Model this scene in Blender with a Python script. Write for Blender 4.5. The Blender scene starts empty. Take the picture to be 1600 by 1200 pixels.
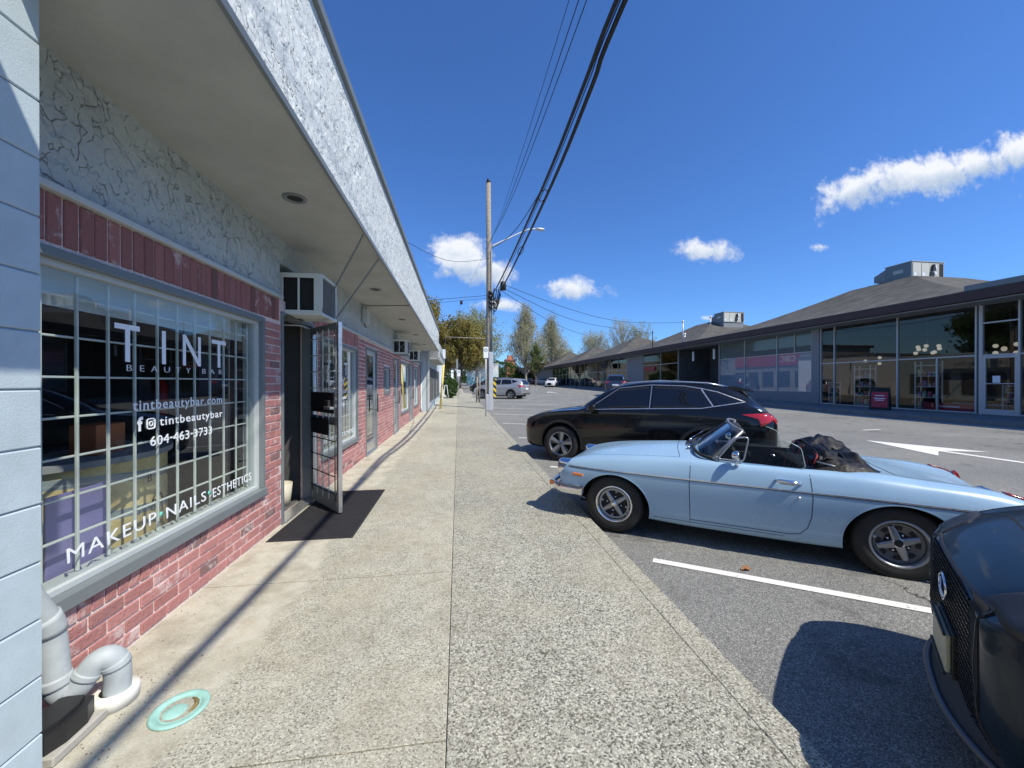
import bpy, bmesh, math, random
import numpy as np
from mathutils import Vector, Matrix
from mathutils.bvhtree import BVHTree
S = bpy.context.scene
R = math.radians
rnd = random.Random(7)

# ------------------------------------------------------------------ camera, sky, sun, exposure
EYE = 1.5
cam = bpy.data.cameras.new('camera'); cam_o = bpy.data.objects.new('camera', cam)
S.collection.objects.link(cam_o); S.camera = cam_o
cam.sensor_width = 36; cam.lens = 13.5; cam.clip_start = 0.03; cam.clip_end = 3000
cam_o.location = (0, 0, EYE); cam_o.rotation_euler = (R(90 - 0.2), 0, R(-7.97))
S.view_settings.view_transform = 'Standard'; S.view_settings.look = 'None'
S.view_settings.exposure = 0.12; S.view_settings.gamma = 1; S.view_settings.use_curve_mapping = False
SUN_EL, SUN_AZ = 52.0, 133.8          # azimuth clockwise from +Y (street direction)
sd = bpy.data.lights.new('sun', 'SUN'); sd.energy = 5.0; sd.angle = R(0.53); sd.color = (1, .935, .80)
so = bpy.data.objects.new('sun', sd); S.collection.objects.link(so)
sdir = Vector((math.sin(R(SUN_AZ))*math.cos(R(SUN_EL)), math.cos(R(SUN_AZ))*math.cos(R(SUN_EL)), math.sin(R(SUN_EL))))
so.rotation_euler = sdir.to_track_quat('Z', 'Y').to_euler(); so.location = (0, 0, 30)

W = bpy.data.worlds.new('World'); S.world = W; W.use_nodes = True
nt = W.node_tree; nt.nodes.clear()
def N(nt, t, **k):
    n = nt.nodes.new(t)
    for a, b in k.items():
        if a.startswith('i_'): n.inputs[a[2:].replace('_', ' ')].default_value = b
        else: setattr(n, a, b)
    return n
def M(nt, op, a, b=None, c=None, clamp=False):
    n = nt.nodes.new('ShaderNodeMath'); n.operation = op; n.use_clamp = clamp
    for i, v in enumerate((a, b, c)):
        if v is None: continue
        if isinstance(v, (int, float)): n.inputs[i].default_value = v
        else: nt.links.new(v, n.inputs[i])
    return n.outputs[0]
sky = N(nt, 'ShaderNodeTexSky', sky_type='NISHITA', sun_disc=False, sun_elevation=R(SUN_EL), sun_rotation=R(SUN_AZ),
        altitude=0, air_density=1.0, dust_density=0.25, ozone_density=3.0)
tc = N(nt, 'ShaderNodeTexCoord'); sx = N(nt, 'ShaderNodeSeparateXYZ'); nt.links.new(tc.outputs['Generated'], sx.inputs[0])
ymax = M(nt, 'MAXIMUM', sx.outputs[1], 0.02)
U = M(nt, 'DIVIDE', sx.outputs[0], ymax); V = M(nt, 'DIVIDE', sx.outputs[2], ymax)
cv = N(nt, 'ShaderNodeCombineXYZ'); nt.links.new(U, cv.inputs[0]); nt.links.new(V, cv.inputs[1])
def noise(nt, vec, scale, detail, rough=.55, dist=0):
    n = N(nt, 'ShaderNodeTexNoise'); n.inputs['Scale'].default_value = scale; n.inputs['Detail'].default_value = detail
    n.inputs['Roughness'].default_value = rough; n.inputs['Distortion'].default_value = dist
    nt.links.new(vec, n.inputs['Vector']); return n
nz = noise(nt, cv.outputs[0], 11, 9, .62)
nz2 = noise(nt, cv.outputs[0], 30, 9, .66, .4)
def uv(px, py):
    a = (px-800)/600; c, s = math.cos(R(7.97)), math.sin(R(7.97)); Y = c - a*s
    return ((a*c+s)/Y, (598-py)/600/Y)
# cloud banks: centre, half width, half height, tilt, density
def bank(px, py, w, h, tilt, dens):
    u, v = uv(px, py); u1, _ = uv(px+w, py); _, v1 = uv(px, py-h)
    return (u, v, abs(u1-u)*1.42, abs(v1-v)*1.5, tilt, dens)
CL = [bank(722,400,52,36,0,1.5), bank(762,428,46,24,0,1.2), bank(700,424,36,18,0,.9), bank(780,477,58,12,0,1.0), bank(896,453,58,20,-.05,1.1),
      bank(1103,392,64,20,.04,1.1), bank(1335,297,80,27,.52,1.2), bank(1440,276,130,32,.22,1.4), bank(1530,258,70,26,.3,1.2), bank(1600,232,66,32,.2,1.25), bank(1760,230,150,45,.3,1.2),
      bank(1280,386,22,8,0,.55), bank(1100,497,26,6,0,.7), bank(1018,434,16,5,0,.3),
      (-2.6, .9, .5, .16, .1, 1.1), (3.6, 1.3, .6, .2, .2, 1.1), (-1.2, 2.6, .5, .2, .1, .8)]
mask = None; hgt = None
for (u, v, a, b, t, dn) in CL:
    du = M(nt, 'SUBTRACT', U, u); dv = M(nt, 'SUBTRACT', V, v); c, s = math.cos(t), math.sin(t)
    p = M(nt, 'DIVIDE', M(nt, 'ADD', M(nt, 'MULTIPLY', du, c), M(nt, 'MULTIPLY', dv, s)), a)
    q = M(nt, 'DIVIDE', M(nt, 'SUBTRACT', M(nt, 'MULTIPLY', dv, c), M(nt, 'MULTIPLY', du, s)), b)
    r = M(nt, 'SQRT', M(nt, 'ADD', M(nt, 'MULTIPLY', p, p), M(nt, 'MULTIPLY', q, q)))
    m = M(nt, 'MULTIPLY', M(nt, 'SUBTRACT', 1.0, r, clamp=True), dn)
    mask = m if mask is None else M(nt, 'MAXIMUM', mask, m)
    hh = M(nt, 'MULTIPLY', M(nt, 'MULTIPLY', q, 1.0), M(nt, 'MULTIPLY', m, 1.0))
    hgt = hh if hgt is None else M(nt, 'ADD', hgt, hh)
yes = M(nt, 'GREATER_THAN', sx.outputs[1], 0.03)
dsp = M(nt, 'ADD', M(nt, 'MULTIPLY', M(nt, 'SUBTRACT', nz.outputs[0], .5), 2.9), M(nt, 'MULTIPLY', M(nt, 'SUBTRACT', nz2.outputs[0], .5), 1.5))
gate = M(nt, 'MULTIPLY', mask, 6.0, clamp=True)
raw = M(nt, 'MULTIPLY', M(nt, 'ADD', M(nt, 'SUBTRACT', mask, .33), M(nt, 'MULTIPLY', dsp, .55)), gate)
mr = N(nt, 'ShaderNodeMapRange', interpolation_type='SMOOTHSTEP'); mr.inputs['From Min'].default_value = 0.0; mr.inputs['From Max'].default_value = .58
nt.links.new(raw, mr.inputs['Value'])
cf = M(nt, 'MULTIPLY', M(nt, 'MULTIPLY', mr.outputs[0], yes), .93)
shade = N(nt, 'ShaderNodeMapRange'); shade.inputs['From Min'].default_value = -.35; shade.inputs['From Max'].default_value = .25
shade.inputs['To Min'].default_value = .62; shade.inputs['To Max'].default_value = 1.0
nt.links.new(M(nt, 'ADD', hgt, M(nt, 'MULTIPLY', M(nt, 'SUBTRACT', nz2.outputs[0], .5), .8)), shade.inputs['Value'])
ccol = N(nt, 'ShaderNodeMix', data_type='RGBA'); ccol.inputs[6].default_value = (4.4, 5.4, 6.8, 1); ccol.inputs[7].default_value = (8.6, 8.8, 9.1, 1)
sh01 = N(nt, 'ShaderNodeMapRange'); sh01.inputs['From Min'].default_value = .6; sh01.inputs['From Max'].default_value = 1; nt.links.new(shade.outputs[0], sh01.inputs['Value'])
nt.links.new(sh01.outputs[0], ccol.inputs[0])
tint = N(nt, 'ShaderNodeMix', data_type='RGBA', blend_type='MULTIPLY'); tint.inputs[0].default_value = 1; tint.inputs[7].default_value = (.60, .98, 1.54, 1)
nt.links.new(sky.outputs[0], tint.inputs[6])
mx = N(nt, 'ShaderNodeMix', data_type='RGBA'); nt.links.new(cf, mx.inputs[0]); nt.links.new(tint.outputs[2], mx.inputs[6]); nt.links.new(ccol.outputs[2], mx.inputs[7])
bg = N(nt, 'ShaderNodeBackground'); bg.inputs[1].default_value = .105; nt.links.new(mx.outputs[2], bg.inputs[0])
wo = N(nt, 'ShaderNodeOutputWorld'); nt.links.new(bg.outputs[0], wo.inputs[0])

# ------------------------------------------------------------------ materials
MATS = {}
def srgb(h):
    h = h.lstrip('#'); v = [int(h[i:i+2], 16)/255 for i in (0, 2, 4)]
    return tuple((x/12.92 if x <= .04045 else ((x+.055)/1.055)**2.4) for x in v)
def mat(name, col, rough=.6, metal=0, coat=0, spec=.5, var=.0, vscale=5, bump=0, bscale=60, emit=None, trans=0, det=4, sheen=0, rvar=0):
    if name in MATS: return MATS[name]
    m = bpy.data.materials.new(name); m.use_nodes = True; nt = m.node_tree; b = nt.nodes['Principled BSDF']
    if isinstance(col, str): col = srgb(col)
    b.inputs['Base Color'].default_value = (*col, 1); b.inputs['Roughness'].default_value = rough; b.inputs['Metallic'].default_value = metal
    b.inputs['Coat Weight'].default_value = coat; b.inputs['Coat Roughness'].default_value = .04; b.inputs['Specular IOR Level'].default_value = spec
    g = None
    if var or bump or rvar:
        g = N(nt, 'ShaderNodeNewGeometry')
    if var:
        n = noise(nt, g.outputs['Position'], vscale, det, .6)
        mr = N(nt, 'ShaderNodeMapRange'); mr.inputs['From Min'].default_value = .3; mr.inputs['From Max'].default_value = .7
        mr.inputs['To Min'].default_value = 1-var; mr.inputs['To Max'].default_value = 1+var; nt.links.new(n.outputs[0], mr.inputs[0])
        h = N(nt, 'ShaderNodeMix', data_type='RGBA', blend_type='MULTIPLY'); h.inputs[0].default_value = 1; h.inputs[6].default_value = (*col, 1)
        nt.links.new(mr.outputs[0], h.inputs[7]); nt.links.new(h.outputs[2], b.inputs['Base Color'])
    if rvar:
        n = noise(nt, g.outputs['Position'], vscale*1.7, det, .6)
        mr = N(nt, 'ShaderNodeMapRange'); mr.inputs['From Min'].default_value = .3; mr.inputs['From Max'].default_value = .7
        mr.inputs['To Min'].default_value = max(.02, rough-rvar); mr.inputs['To Max'].default_value = rough+rvar
        nt.links.new(n.outputs[0], mr.inputs[0]); nt.links.new(mr.outputs[0], b.inputs['Roughness'])
    if bump:
        n = noise(nt, g.outputs['Position'], bscale, 5, .65)
        bp = N(nt, 'ShaderNodeBump'); bp.inputs['Strength'].default_value = bump; bp.inputs['Distance'].default_value = .01
        nt.links.new(n.outputs[0], bp.inputs['Height']); nt.links.new(bp.outputs[0], b.inputs['Normal'])
    if emit:
        b.inputs['Emission Color'].default_value = (*emit[:3], 1); b.inputs['Emission Strength'].default_value = emit[3]
    MATS[name] = m; return m
def ramp(nt, fac, stops):
    r = N(nt, 'ShaderNodeValToRGB'); e = r.color_ramp.elements
    while len(e) < len(stops): e.new(.5)
    for i, (p, c) in enumerate(stops): e[i].position = p; e[i].color = (*c, 1) if len(c) == 3 else c
    nt.links.new(fac, r.inputs[0]); return r.outputs[0]
def mixc(nt, f, a, b, bt='MIX'):
    n = N(nt, 'ShaderNodeMix', data_type='RGBA', blend_type=bt)
    for i, v in ((0, f), (6, a), (7, b)):
        if isinstance(v, (int, float)): n.inputs[i].default_value = v
        elif isinstance(v, tuple): n.inputs[i].default_value = (*v, 1)
        else: nt.links.new(v, n.inputs[i])
    return n.outputs[2]
def smooth(nt, v, a, b, lo=0, hi=1):
    m = N(nt, 'ShaderNodeMapRange', interpolation_type='SMOOTHSTEP')
    m.inputs['From Min'].default_value = a; m.inputs['From Max'].default_value = b; m.inputs['To Min'].default_value = lo; m.inputs['To Max'].default_value = hi
    nt.links.new(v, m.inputs[0]); return m.outputs[0]
def newmat(name):
    m = bpy.data.materials.new(name); m.use_nodes = True; MATS[name] = m
    return m, m.node_tree, m.node_tree.nodes['Principled BSDF'], N(m.node_tree, 'ShaderNodeNewGeometry').outputs['Position']
def bumpto(nt, b, h, strength, dist=.01):
    bp = N(nt, 'ShaderNodeBump'); bp.inputs['Strength'].default_value = strength; bp.inputs['Distance'].default_value = dist
    nt.links.new(h, bp.inputs['Height']); nt.links.new(bp.outputs[0], b.inputs['Normal'])
def vor(nt, vec, scale, feature='F1', out='Distance', rnd_=1):
    n = N(nt, 'ShaderNodeTexVoronoi', feature=feature); n.inputs['Scale'].default_value = scale; n.inputs['Randomness'].default_value = rnd_
    nt.links.new(vec, n.inputs['Vector']); return n.outputs[out]

def aggregate(name, base, dark, light, stain, coarse, contrast, wallside=False):
    m, nt, b, P = newmat(name)
    vc = vor(nt, P, coarse, out='Color'); vd = vor(nt, P, coarse)
    sep = N(nt, 'ShaderNodeSeparateColor'); nt.links.new(vc, sep.inputs[0])
    c = ramp(nt, sep.outputs[0], [(0, tuple(q*.35 for q in dark)), (.05, tuple(q*.5 for q in dark)), (.09, dark), (.20, dark), (.36, base), (.72, base), (.86, light), (1, light)])
    n1 = noise(nt, P, 300, 3, .7)
    c = mixc(nt, smooth(nt, n1.outputs[0], .38, .66, .0, contrast), c, dark)
    gap = smooth(nt, vd, .55, .85, 0, .45)
    c = mixc(nt, gap, c, dark)
    n2 = noise(nt, P, 1.1, 6, .6, .6)
    c = mixc(nt, smooth(nt, n2.outputs[0], .40, .64, 0, .6), c, mixc(nt, .55, c, stain))
    n3 = noise(nt, P, .45, 4, .6)
    c = mixc(nt, 1.0, c, ramp(nt, n3.outputs[0], [(.3, (.80, .80, .79)), (.7, (1.08, 1.07, 1.03))]), 'MULTIPLY')
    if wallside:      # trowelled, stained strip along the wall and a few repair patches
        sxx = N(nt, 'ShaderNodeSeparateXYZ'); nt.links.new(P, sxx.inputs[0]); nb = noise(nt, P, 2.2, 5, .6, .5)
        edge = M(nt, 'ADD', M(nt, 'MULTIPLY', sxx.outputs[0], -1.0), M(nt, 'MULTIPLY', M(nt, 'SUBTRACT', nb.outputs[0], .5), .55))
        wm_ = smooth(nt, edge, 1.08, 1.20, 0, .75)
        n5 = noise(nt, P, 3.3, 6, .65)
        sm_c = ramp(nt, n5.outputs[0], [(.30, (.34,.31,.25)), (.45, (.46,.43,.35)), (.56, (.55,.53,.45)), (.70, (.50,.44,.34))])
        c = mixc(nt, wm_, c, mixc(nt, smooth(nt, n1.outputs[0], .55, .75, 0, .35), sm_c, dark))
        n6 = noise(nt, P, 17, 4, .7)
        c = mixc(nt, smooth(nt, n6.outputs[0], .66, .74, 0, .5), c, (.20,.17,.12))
    bl_ = noise(nt, P, 7.0, 4, .6)
    c = mixc(nt, 1.0, c, ramp(nt, bl_.outputs[0], [(.32, (.88,.87,.84)), (.55, (1.02,1.02,1.01)), (.72, (1.07,1.06,1.04))]), 'MULTIPLY')
    nt.links.new(c, b.inputs['Base Color']); b.inputs['Roughness'].default_value = .9; b.inputs['Specular IOR Level'].default_value = .25
    hh = M(nt, 'ADD', M(nt, 'MULTIPLY', vd, -1.0), M(nt, 'MULTIPLY', n1.outputs[0], .6))
    bumpto(nt, b, hh, .55, .004)
    return m
m_slabL = aggregate('slab_fine', (.50,.49,.415), (.30,.29,.25), (.70,.69,.60), (.42,.37,.28), 150, .5, True)
m_slabR = aggregate('slab_coarse', (.50,.49,.43), (.15,.15,.13), (.80,.79,.70), (.42,.39,.31), 128, .72)
m_kerb = mat('kerb_concrete', (.40,.385,.34), .9, var=.15, vscale=9, bump=.4, bscale=120)
m_dirt = mat('joint_dirt', (.40,.38,.32), .95, var=.3, vscale=30)

m_asph, nt, b, P = newmat('asphalt')
v1 = vor(nt, P, 190, out='Color'); sp = N(nt, 'ShaderNodeSeparateColor'); nt.links.new(v1, sp.inputs[0])
c = ramp(nt, sp.outputs[0], [(0, (.10,.10,.10)), (.45, (.19,.192,.185)), (.8, (.28,.28,.265)), (1, (.46,.455,.43))])
n2 = noise(nt, P, .35, 6, .62, .8); n3 = noise(nt, P, 3.1, 5, .6)
c = mixc(nt, 1.0, c, ramp(nt, n2.outputs[0], [(.28, (.82,.82,.84)), (.6, (1.05,1.05,1.03)), (.75, (1.3,1.28,1.22))]), 'MULTIPLY')
c = mixc(nt, smooth(nt, n3.outputs[0], .58, .75, 0, .30), c, (.06, .06, .06))
st_ = noise(nt, P, .8, 5, .65, .4); st2 = noise(nt, P, 5.5, 5, .7)
c = mixc(nt, M(nt, 'MULTIPLY', smooth(nt, st_.outputs[0], .56, .64, 0, .55), smooth(nt, st2.outputs[0], .42, .56)), c, (.075,.073,.070))
c = mixc(nt, smooth(nt, noise(nt, P, 26, 3, .6).outputs[0], .70, .74, 0, .6), c, (.04,.04,.038))
# crack network
dv = noise(nt, P, 1.3, 5, .6); ad = N(nt, 'ShaderNodeVectorMath', operation='MULTIPLY_ADD'); nt.links.new(dv.outputs[1], ad.inputs[0])
ad.inputs[1].default_value = (.9, .9, 0); nt.links.new(P, ad.inputs[2])
ck = vor(nt, ad.outputs[0], .22, 'DISTANCE_TO_EDGE'); ckm = M(nt, 'MULTIPLY', smooth(nt, ck, .0, .0035, 1, 0), smooth(nt, n2.outputs[0], .45, .55))
c = mixc(nt, ckm, c, (.035, .035, .035))
nt.links.new(c, b.inputs['Base Color']); b.inputs['Roughness'].default_value = .88; b.inputs['Specular IOR Level'].default_value = .3
bumpto(nt, b, M(nt, 'ADD', sp.outputs[1], noise(nt, P, 260, 2).outputs[0]), .5, .004)

m_line, nt, b, P = newmat('line_paint')
n1 = noise(nt, P, 45, 6, .7); n2 = noise(nt, P, 5, 4, .6)
c = mixc(nt, smooth(nt, M(nt, 'ADD', n1.outputs[0], M(nt, 'MULTIPLY', n2.outputs[0], .5)), .86, .96), (.74, .73, .69), (.17, .17, .165))
nt.links.new(c, b.inputs['Base Color']); b.inputs['Roughness'].default_value = .75
bumpto(nt, b, noise(nt, P, 150, 3).outputs[0], .4, .003)

def stucco(name, col, scale, strength, dist, crack_shade=.5):
    m, nt, b, P = newmat(name)
    w = noise(nt, P, scale*.9, 3, .5); ad = N(nt, 'ShaderNodeVectorMath', operation='MULTIPLY_ADD'); nt.links.new(w.outputs[1], ad.inputs[0])
    ad.inputs[1].default_value = (.17, .17, .17); nt.links.new(P, ad.inputs[2])
    h = None
    mp = N(nt, 'ShaderNodeMapping'); mp.inputs['Rotation'].default_value = (.5, 0, 0); mp.inputs['Scale'].default_value = (1, 1, .62); nt.links.new(ad.outputs[0], mp.inputs[0])
    for sc, amp in ((scale, 1.0), (scale*1.9, .6)):
        # overlapping trowelled plates: each cell lies at its own height and tilt, so only some edges stand out
        d = vor(nt, mp.outputs[0], sc); cc = vor(nt, mp.outputs[0], sc, out='Color'); se = N(nt, 'ShaderNodeSeparateColor'); nt.links.new(cc, se.inputs[0])
        pos = N(nt, 'ShaderNodeTexVoronoi'); pos.inputs['Scale'].default_value = sc; nt.links.new(mp.outputs[0], pos.inputs['Vector'])
        df = N(nt, 'ShaderNodeVectorMath', operation='SUBTRACT'); nt.links.new(mp.outputs[0], df.inputs[0]); nt.links.new(pos.outputs['Position'], df.inputs[1]); sd_ = N(nt, 'ShaderNodeSeparateXYZ'); nt.links.new(df.outputs[0], sd_.inputs[0])
        tilt = M(nt, 'ADD', M(nt, 'MULTIPLY', sd_.outputs[2], M(nt, 'SUBTRACT', 1.3, se.outputs[1])), M(nt, 'MULTIPLY', sd_.outputs[1], M(nt, 'SUBTRACT', se.outputs[2], .5)))
        x = M(nt, 'MULTIPLY', M(nt, 'ADD', M(nt, 'MULTIPLY', se.outputs[0], .45), M(nt, 'MULTIPLY', tilt, 1.3*sc/7)), amp)
        x = M(nt, 'MULTIPLY', x, smooth(nt, noise(nt, P, sc*.8, 3).outputs[0], .38, .55, .15, 1))
        h = x if h is None else M(nt, 'ADD', h, x)
    n = noise(nt, P, 40, 4, .6); crack = None
    for sc, amp, lo, wd in ((scale*1.25, 1.0, .50, .022), (scale*2.3, .8, .50, .030)):
        e_ = vor(nt, mp.outputs[0], sc, 'DISTANCE_TO_EDGE'); g_ = smooth(nt, e_, .0, wd, 1, 0); bk_ = smooth(nt, noise(nt, P, sc*1.1, 3).outputs[0], lo, lo+.10)
        x = M(nt, 'MULTIPLY', M(nt, 'MULTIPLY', g_, bk_), amp); crack = x if crack is None else M(nt, 'MAXIMUM', crack, x)
    h2 = M(nt, 'ADD', M(nt, 'SUBTRACT', h, M(nt, 'MULTIPLY', crack, .45)), M(nt, 'ADD', M(nt, 'MULTIPLY', n.outputs[0], .10), M(nt, 'MULTIPLY', w.outputs[0], .25)))
    n3 = noise(nt, P, 1.8, 5, .6)
    c = mixc(nt, 1.0, col, ramp(nt, n3.outputs[0], [(.3, (.90,.91,.92)), (.7, (1.05,1.05,1.04))]), 'MULTIPLY')
    c = mixc(nt, M(nt, 'MULTIPLY', crack, crack_shade), c, (.13,.14,.14))  # crack lines darkened in colour, standing in for shade in the relief
    nt.links.new(c, b.inputs['Base Color']); b.inputs['Roughness'].default_value = .8
    bumpto(nt, b, h2, strength, dist)
    return m
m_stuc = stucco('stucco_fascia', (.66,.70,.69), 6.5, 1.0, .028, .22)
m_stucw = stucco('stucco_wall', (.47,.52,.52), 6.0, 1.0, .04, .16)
m_soff = mat('soffit_paint', (.40,.41,.385), .85, var=.10, vscale=2, bump=.8, bscale=11)
m_block = mat('block_paint', (.46,.55,.595), .8, var=.07, vscale=7, bump=.28, bscale=170)
m_mortar = mat('mortar', (.74,.61,.56), .9, var=.2, vscale=40, bump=.4, bscale=120)
m_blockj = mat('block_joint', (.30,.35,.40), .9)

def brickmat(name, use_obj, dk=1.0):
    m, nt, b, P = newmat(name)
    if use_obj:
        oi = N(nt, 'ShaderNodeObjectInfo'); r = oi.outputs['Random']
    else:
        at = N(nt, 'ShaderNodeAttribute', attribute_name='rnd'); r = at.outputs['Fac']
    c = ramp(nt, r, [(0, (.40,.175,.160)), (.35, (.50,.235,.215)), (.6, (.45,.205,.19)), (.86, (.40,.185,.17)), (.92, (.30,.155,.145)), (.96, (.24,.14,.135)), (1, (.52,.27,.25))])
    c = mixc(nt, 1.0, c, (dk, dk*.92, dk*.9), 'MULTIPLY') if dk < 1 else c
    n1 = noise(nt, P, 9, 5, .65, .3); n2 = noise(nt, P, 60, 4, .6)
    wash = smooth(nt, M(nt, 'ADD', M(nt, 'MULTIPLY', n1.outputs[0], .9), M(nt, 'MULTIPLY', n2.outputs[0], .12)), .52, .66, 0, .74)
    wash = M(nt, 'MULTIPLY', wash, smooth(nt, M(nt, 'FRACT', M(nt, 'MULTIPLY', r, 17.3)), .38, .62))
    c = mixc(nt, wash, c, (.66,.56,.54))
    c = mixc(nt, smooth(nt, n2.outputs[0], .5, .75, 0, .25), c, (.22,.09,.08))
    nt.links.new(c, b.inputs['Base Color']); b.inputs['Roughness'].default_value = .82; b.inputs['Specular IOR Level'].default_value = .35
    bumpto(nt, b, M(nt, 'ADD', n2.outputs[0], n1.outputs[0]), .8, .009)
    return m
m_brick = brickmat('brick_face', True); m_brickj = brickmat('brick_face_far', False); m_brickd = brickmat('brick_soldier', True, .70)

m_frame = mat('frame_grey', (.17,.195,.205), .5, var=.06, vscale=6)
m_frameL = mat('frame_light', (.50,.54,.54), .45, var=.05)
m_alum = mat('aluminium', (.62,.63,.64), .32, metal=.85, rvar=.08, vscale=20)
m_white = mat('white_metal', (.66,.70,.66), .5, var=.04)
m_whitep = mat('white_print', (.82,.86,.90), .55)
m_teal = mat('teal_print', (.16,.55,.46), .5)
m_black = mat('black_matte', (.012,.012,.013), .7)
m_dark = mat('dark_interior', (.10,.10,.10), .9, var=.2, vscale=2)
m_intw = mat('interior_wall', (.30,.31,.32), .9, var=.05)
m_rubber = mat('rubber_mat', (.022,.022,.026), .75, var=.2, vscale=8, bump=.3, bscale=90)
m_tyre = mat('tyre_rubber', (.022,.021,.020), .8, var=.25, vscale=14, bump=.2, bscale=60)
m_chrome = mat('chrome', (.78,.78,.80), .10, metal=1, rvar=.05, vscale=10)
m_steel = mat('wheel_silver', (.33,.34,.355), .38, metal=.7, rvar=.08, vscale=20)
m_steeld = mat('wheel_grey', (.13,.135,.14), .5, metal=.5)
m_paintblue = mat('paint_pale_blue', (.30,.455,.60), .32, coat=.5, var=.035, vscale=2.2, rvar=.07)
m_paintblk = mat('paint_black', (.006,.006,.007), .14, spec=.3, coat=.6, rvar=.05, vscale=3)
m_paintnavy = mat('paint_navy', (.010,.020,.032), .3, spec=.15, coat=.22, metal=.15, rvar=.05, vscale=3)
m_paintsil = mat('paint_silver', (.42,.43,.46), .28, metal=.45, coat=.8)
m_paintwht = mat('paint_white', (.74,.75,.76), .25, coat=.8)
m_paintdk = mat('paint_charcoal', (.022,.025,.028), .25, coat=.8)
m_paintred = mat('paint_dark_blue', (.02,.03,.06), .25, coat=.8)
m_plastic = mat('black_plastic', (.018,.018,.019), .5, bump=.1, bscale=200)
m_vinyl = mat('black_vinyl', (.007,.007,.008), .48, spec=.25, rvar=.12, vscale=14, bump=.5, bscale=38)
m_carin = mat('car_interior', (.020,.020,.022), .6)
m_seam = mat('panel_gap', (.004,.005,.007), .9)
m_seamb = mat('panel_gap_blue', (.035,.055,.09), .8)
m_red = mat('red_lens', (.42,.012,.012), .12, coat=1)
m_amber = mat('amber_lens', (.85,.22,.02), .15, coat=1)
m_redpipe = mat('red_piping', (.40,.03,.03), .5)
m_plate = mat('plate_cream', (.50,.48,.33), .5, var=.15, vscale=30)
m_wood = mat('pole_wood', (.30,.255,.20), .9, var=.28, vscale=9, bump=.6, bscale=40)
m_gpvc = mat('pvc_grey', (.42,.46,.475), .62, var=.10, vscale=12, rvar=.1)
m_wpvc = mat('pvc_white', (.75,.74,.68), .5, var=.06, vscale=20)
m_cable = mat('cable_black', (.012,.012,.013), .6)
m_galv = mat('galvanised', (.55,.57,.59), .45, metal=.3, var=.08)
m_yellow = mat('yellow_guard', (.72,.58,.16), .5, var=.08)
m_shing = mat('shingles', (.082,.078,.068), .95, var=.42, vscale=1.6, bump=1.0, bscale=6, det=8)
m_brown = mat('brown_fascia', (.06,.030,.028), .6, var=.08)
m_sgrey = mat('panel_grey', (.24,.25,.26), .7, var=.05)
m_mull = mat('mullion', (.50,.50,.49), .45, metal=.2)
m_walk = mat('walkway_concrete', (.20,.20,.195), .9, var=.15, vscale=3, bump=.3)
m_redsign = mat('sign_red', (.42,.03,.045), .5)
m_hvac = mat('hvac_beige', (.52,.50,.43), .55, var=.06)
m_bark = mat('bark', (.17,.14,.115), .95, var=.25, vscale=4)
m_barkg = mat('bark_grey', (.42,.385,.32), .95, var=.25, vscale=4)

def glass(name, tint, ior=1.52, boost=1.0, rough=0.0, tintg=(.95, .97, 1)):
    m = bpy.data.materials.new(name); m.use_nodes = True; nt = m.node_tree; nt.nodes.clear()
    t = N(nt, 'ShaderNodeBsdfTransparent'); t.inputs[0].default_value = (*tint, 1)
    g = N(nt, 'ShaderNodeBsdfGlossy'); g.inputs['Roughness'].default_value = rough; g.inputs[0].default_value = (*tintg, 1)
    ge = N(nt, 'ShaderNodeNewGeometry'); dt = N(nt, 'ShaderNodeVectorMath', operation='DOT_PRODUCT'); nt.links.new(ge.outputs['Incoming'], dt.inputs[0]); nt.links.new(ge.outputs['Normal'], dt.inputs[1])
    r0 = ((ior-1)/(ior+1))**2; cs = M(nt, 'SUBTRACT', 1.0, M(nt, 'ABSOLUTE', dt.outputs['Value']), clamp=True)
    k = M(nt, 'MULTIPLY', M(nt, 'ADD', r0, M(nt, 'MULTIPLY', M(nt, 'POWER', cs, 5), 1-r0)), boost, clamp=True)
    x = N(nt, 'ShaderNodeMixShader'); nt.links.new(k, x.inputs[0]); nt.links.new(t.outputs[0], x.inputs[1]); nt.links.new(g.outputs[0], x.inputs[2])
    o = N(nt, 'ShaderNodeOutputMaterial'); nt.links.new(x.outputs[0], o.inputs[0]); MATS[name] = m; return m
g_shop = glass('shop_glass', (.86,.90,.89), 1.52, 1.9)
g_store = glass('store_glass', (.72,.74,.72), 1.55, 1.25, tintg=(1, .88, .74))
g_car = glass('car_glass', (.80,.86,.84), 1.5, 1.3)
g_tint = mat('tinted_glass', (.006,.007,.009), .04, spec=.8)
g_tintf = glass('tinted_front_glass', (.35,.38,.36), 1.5, 1.4)
g_lens = mat('lens_clear', (.55,.56,.58), .08, spec=1, metal=.3)

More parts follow.
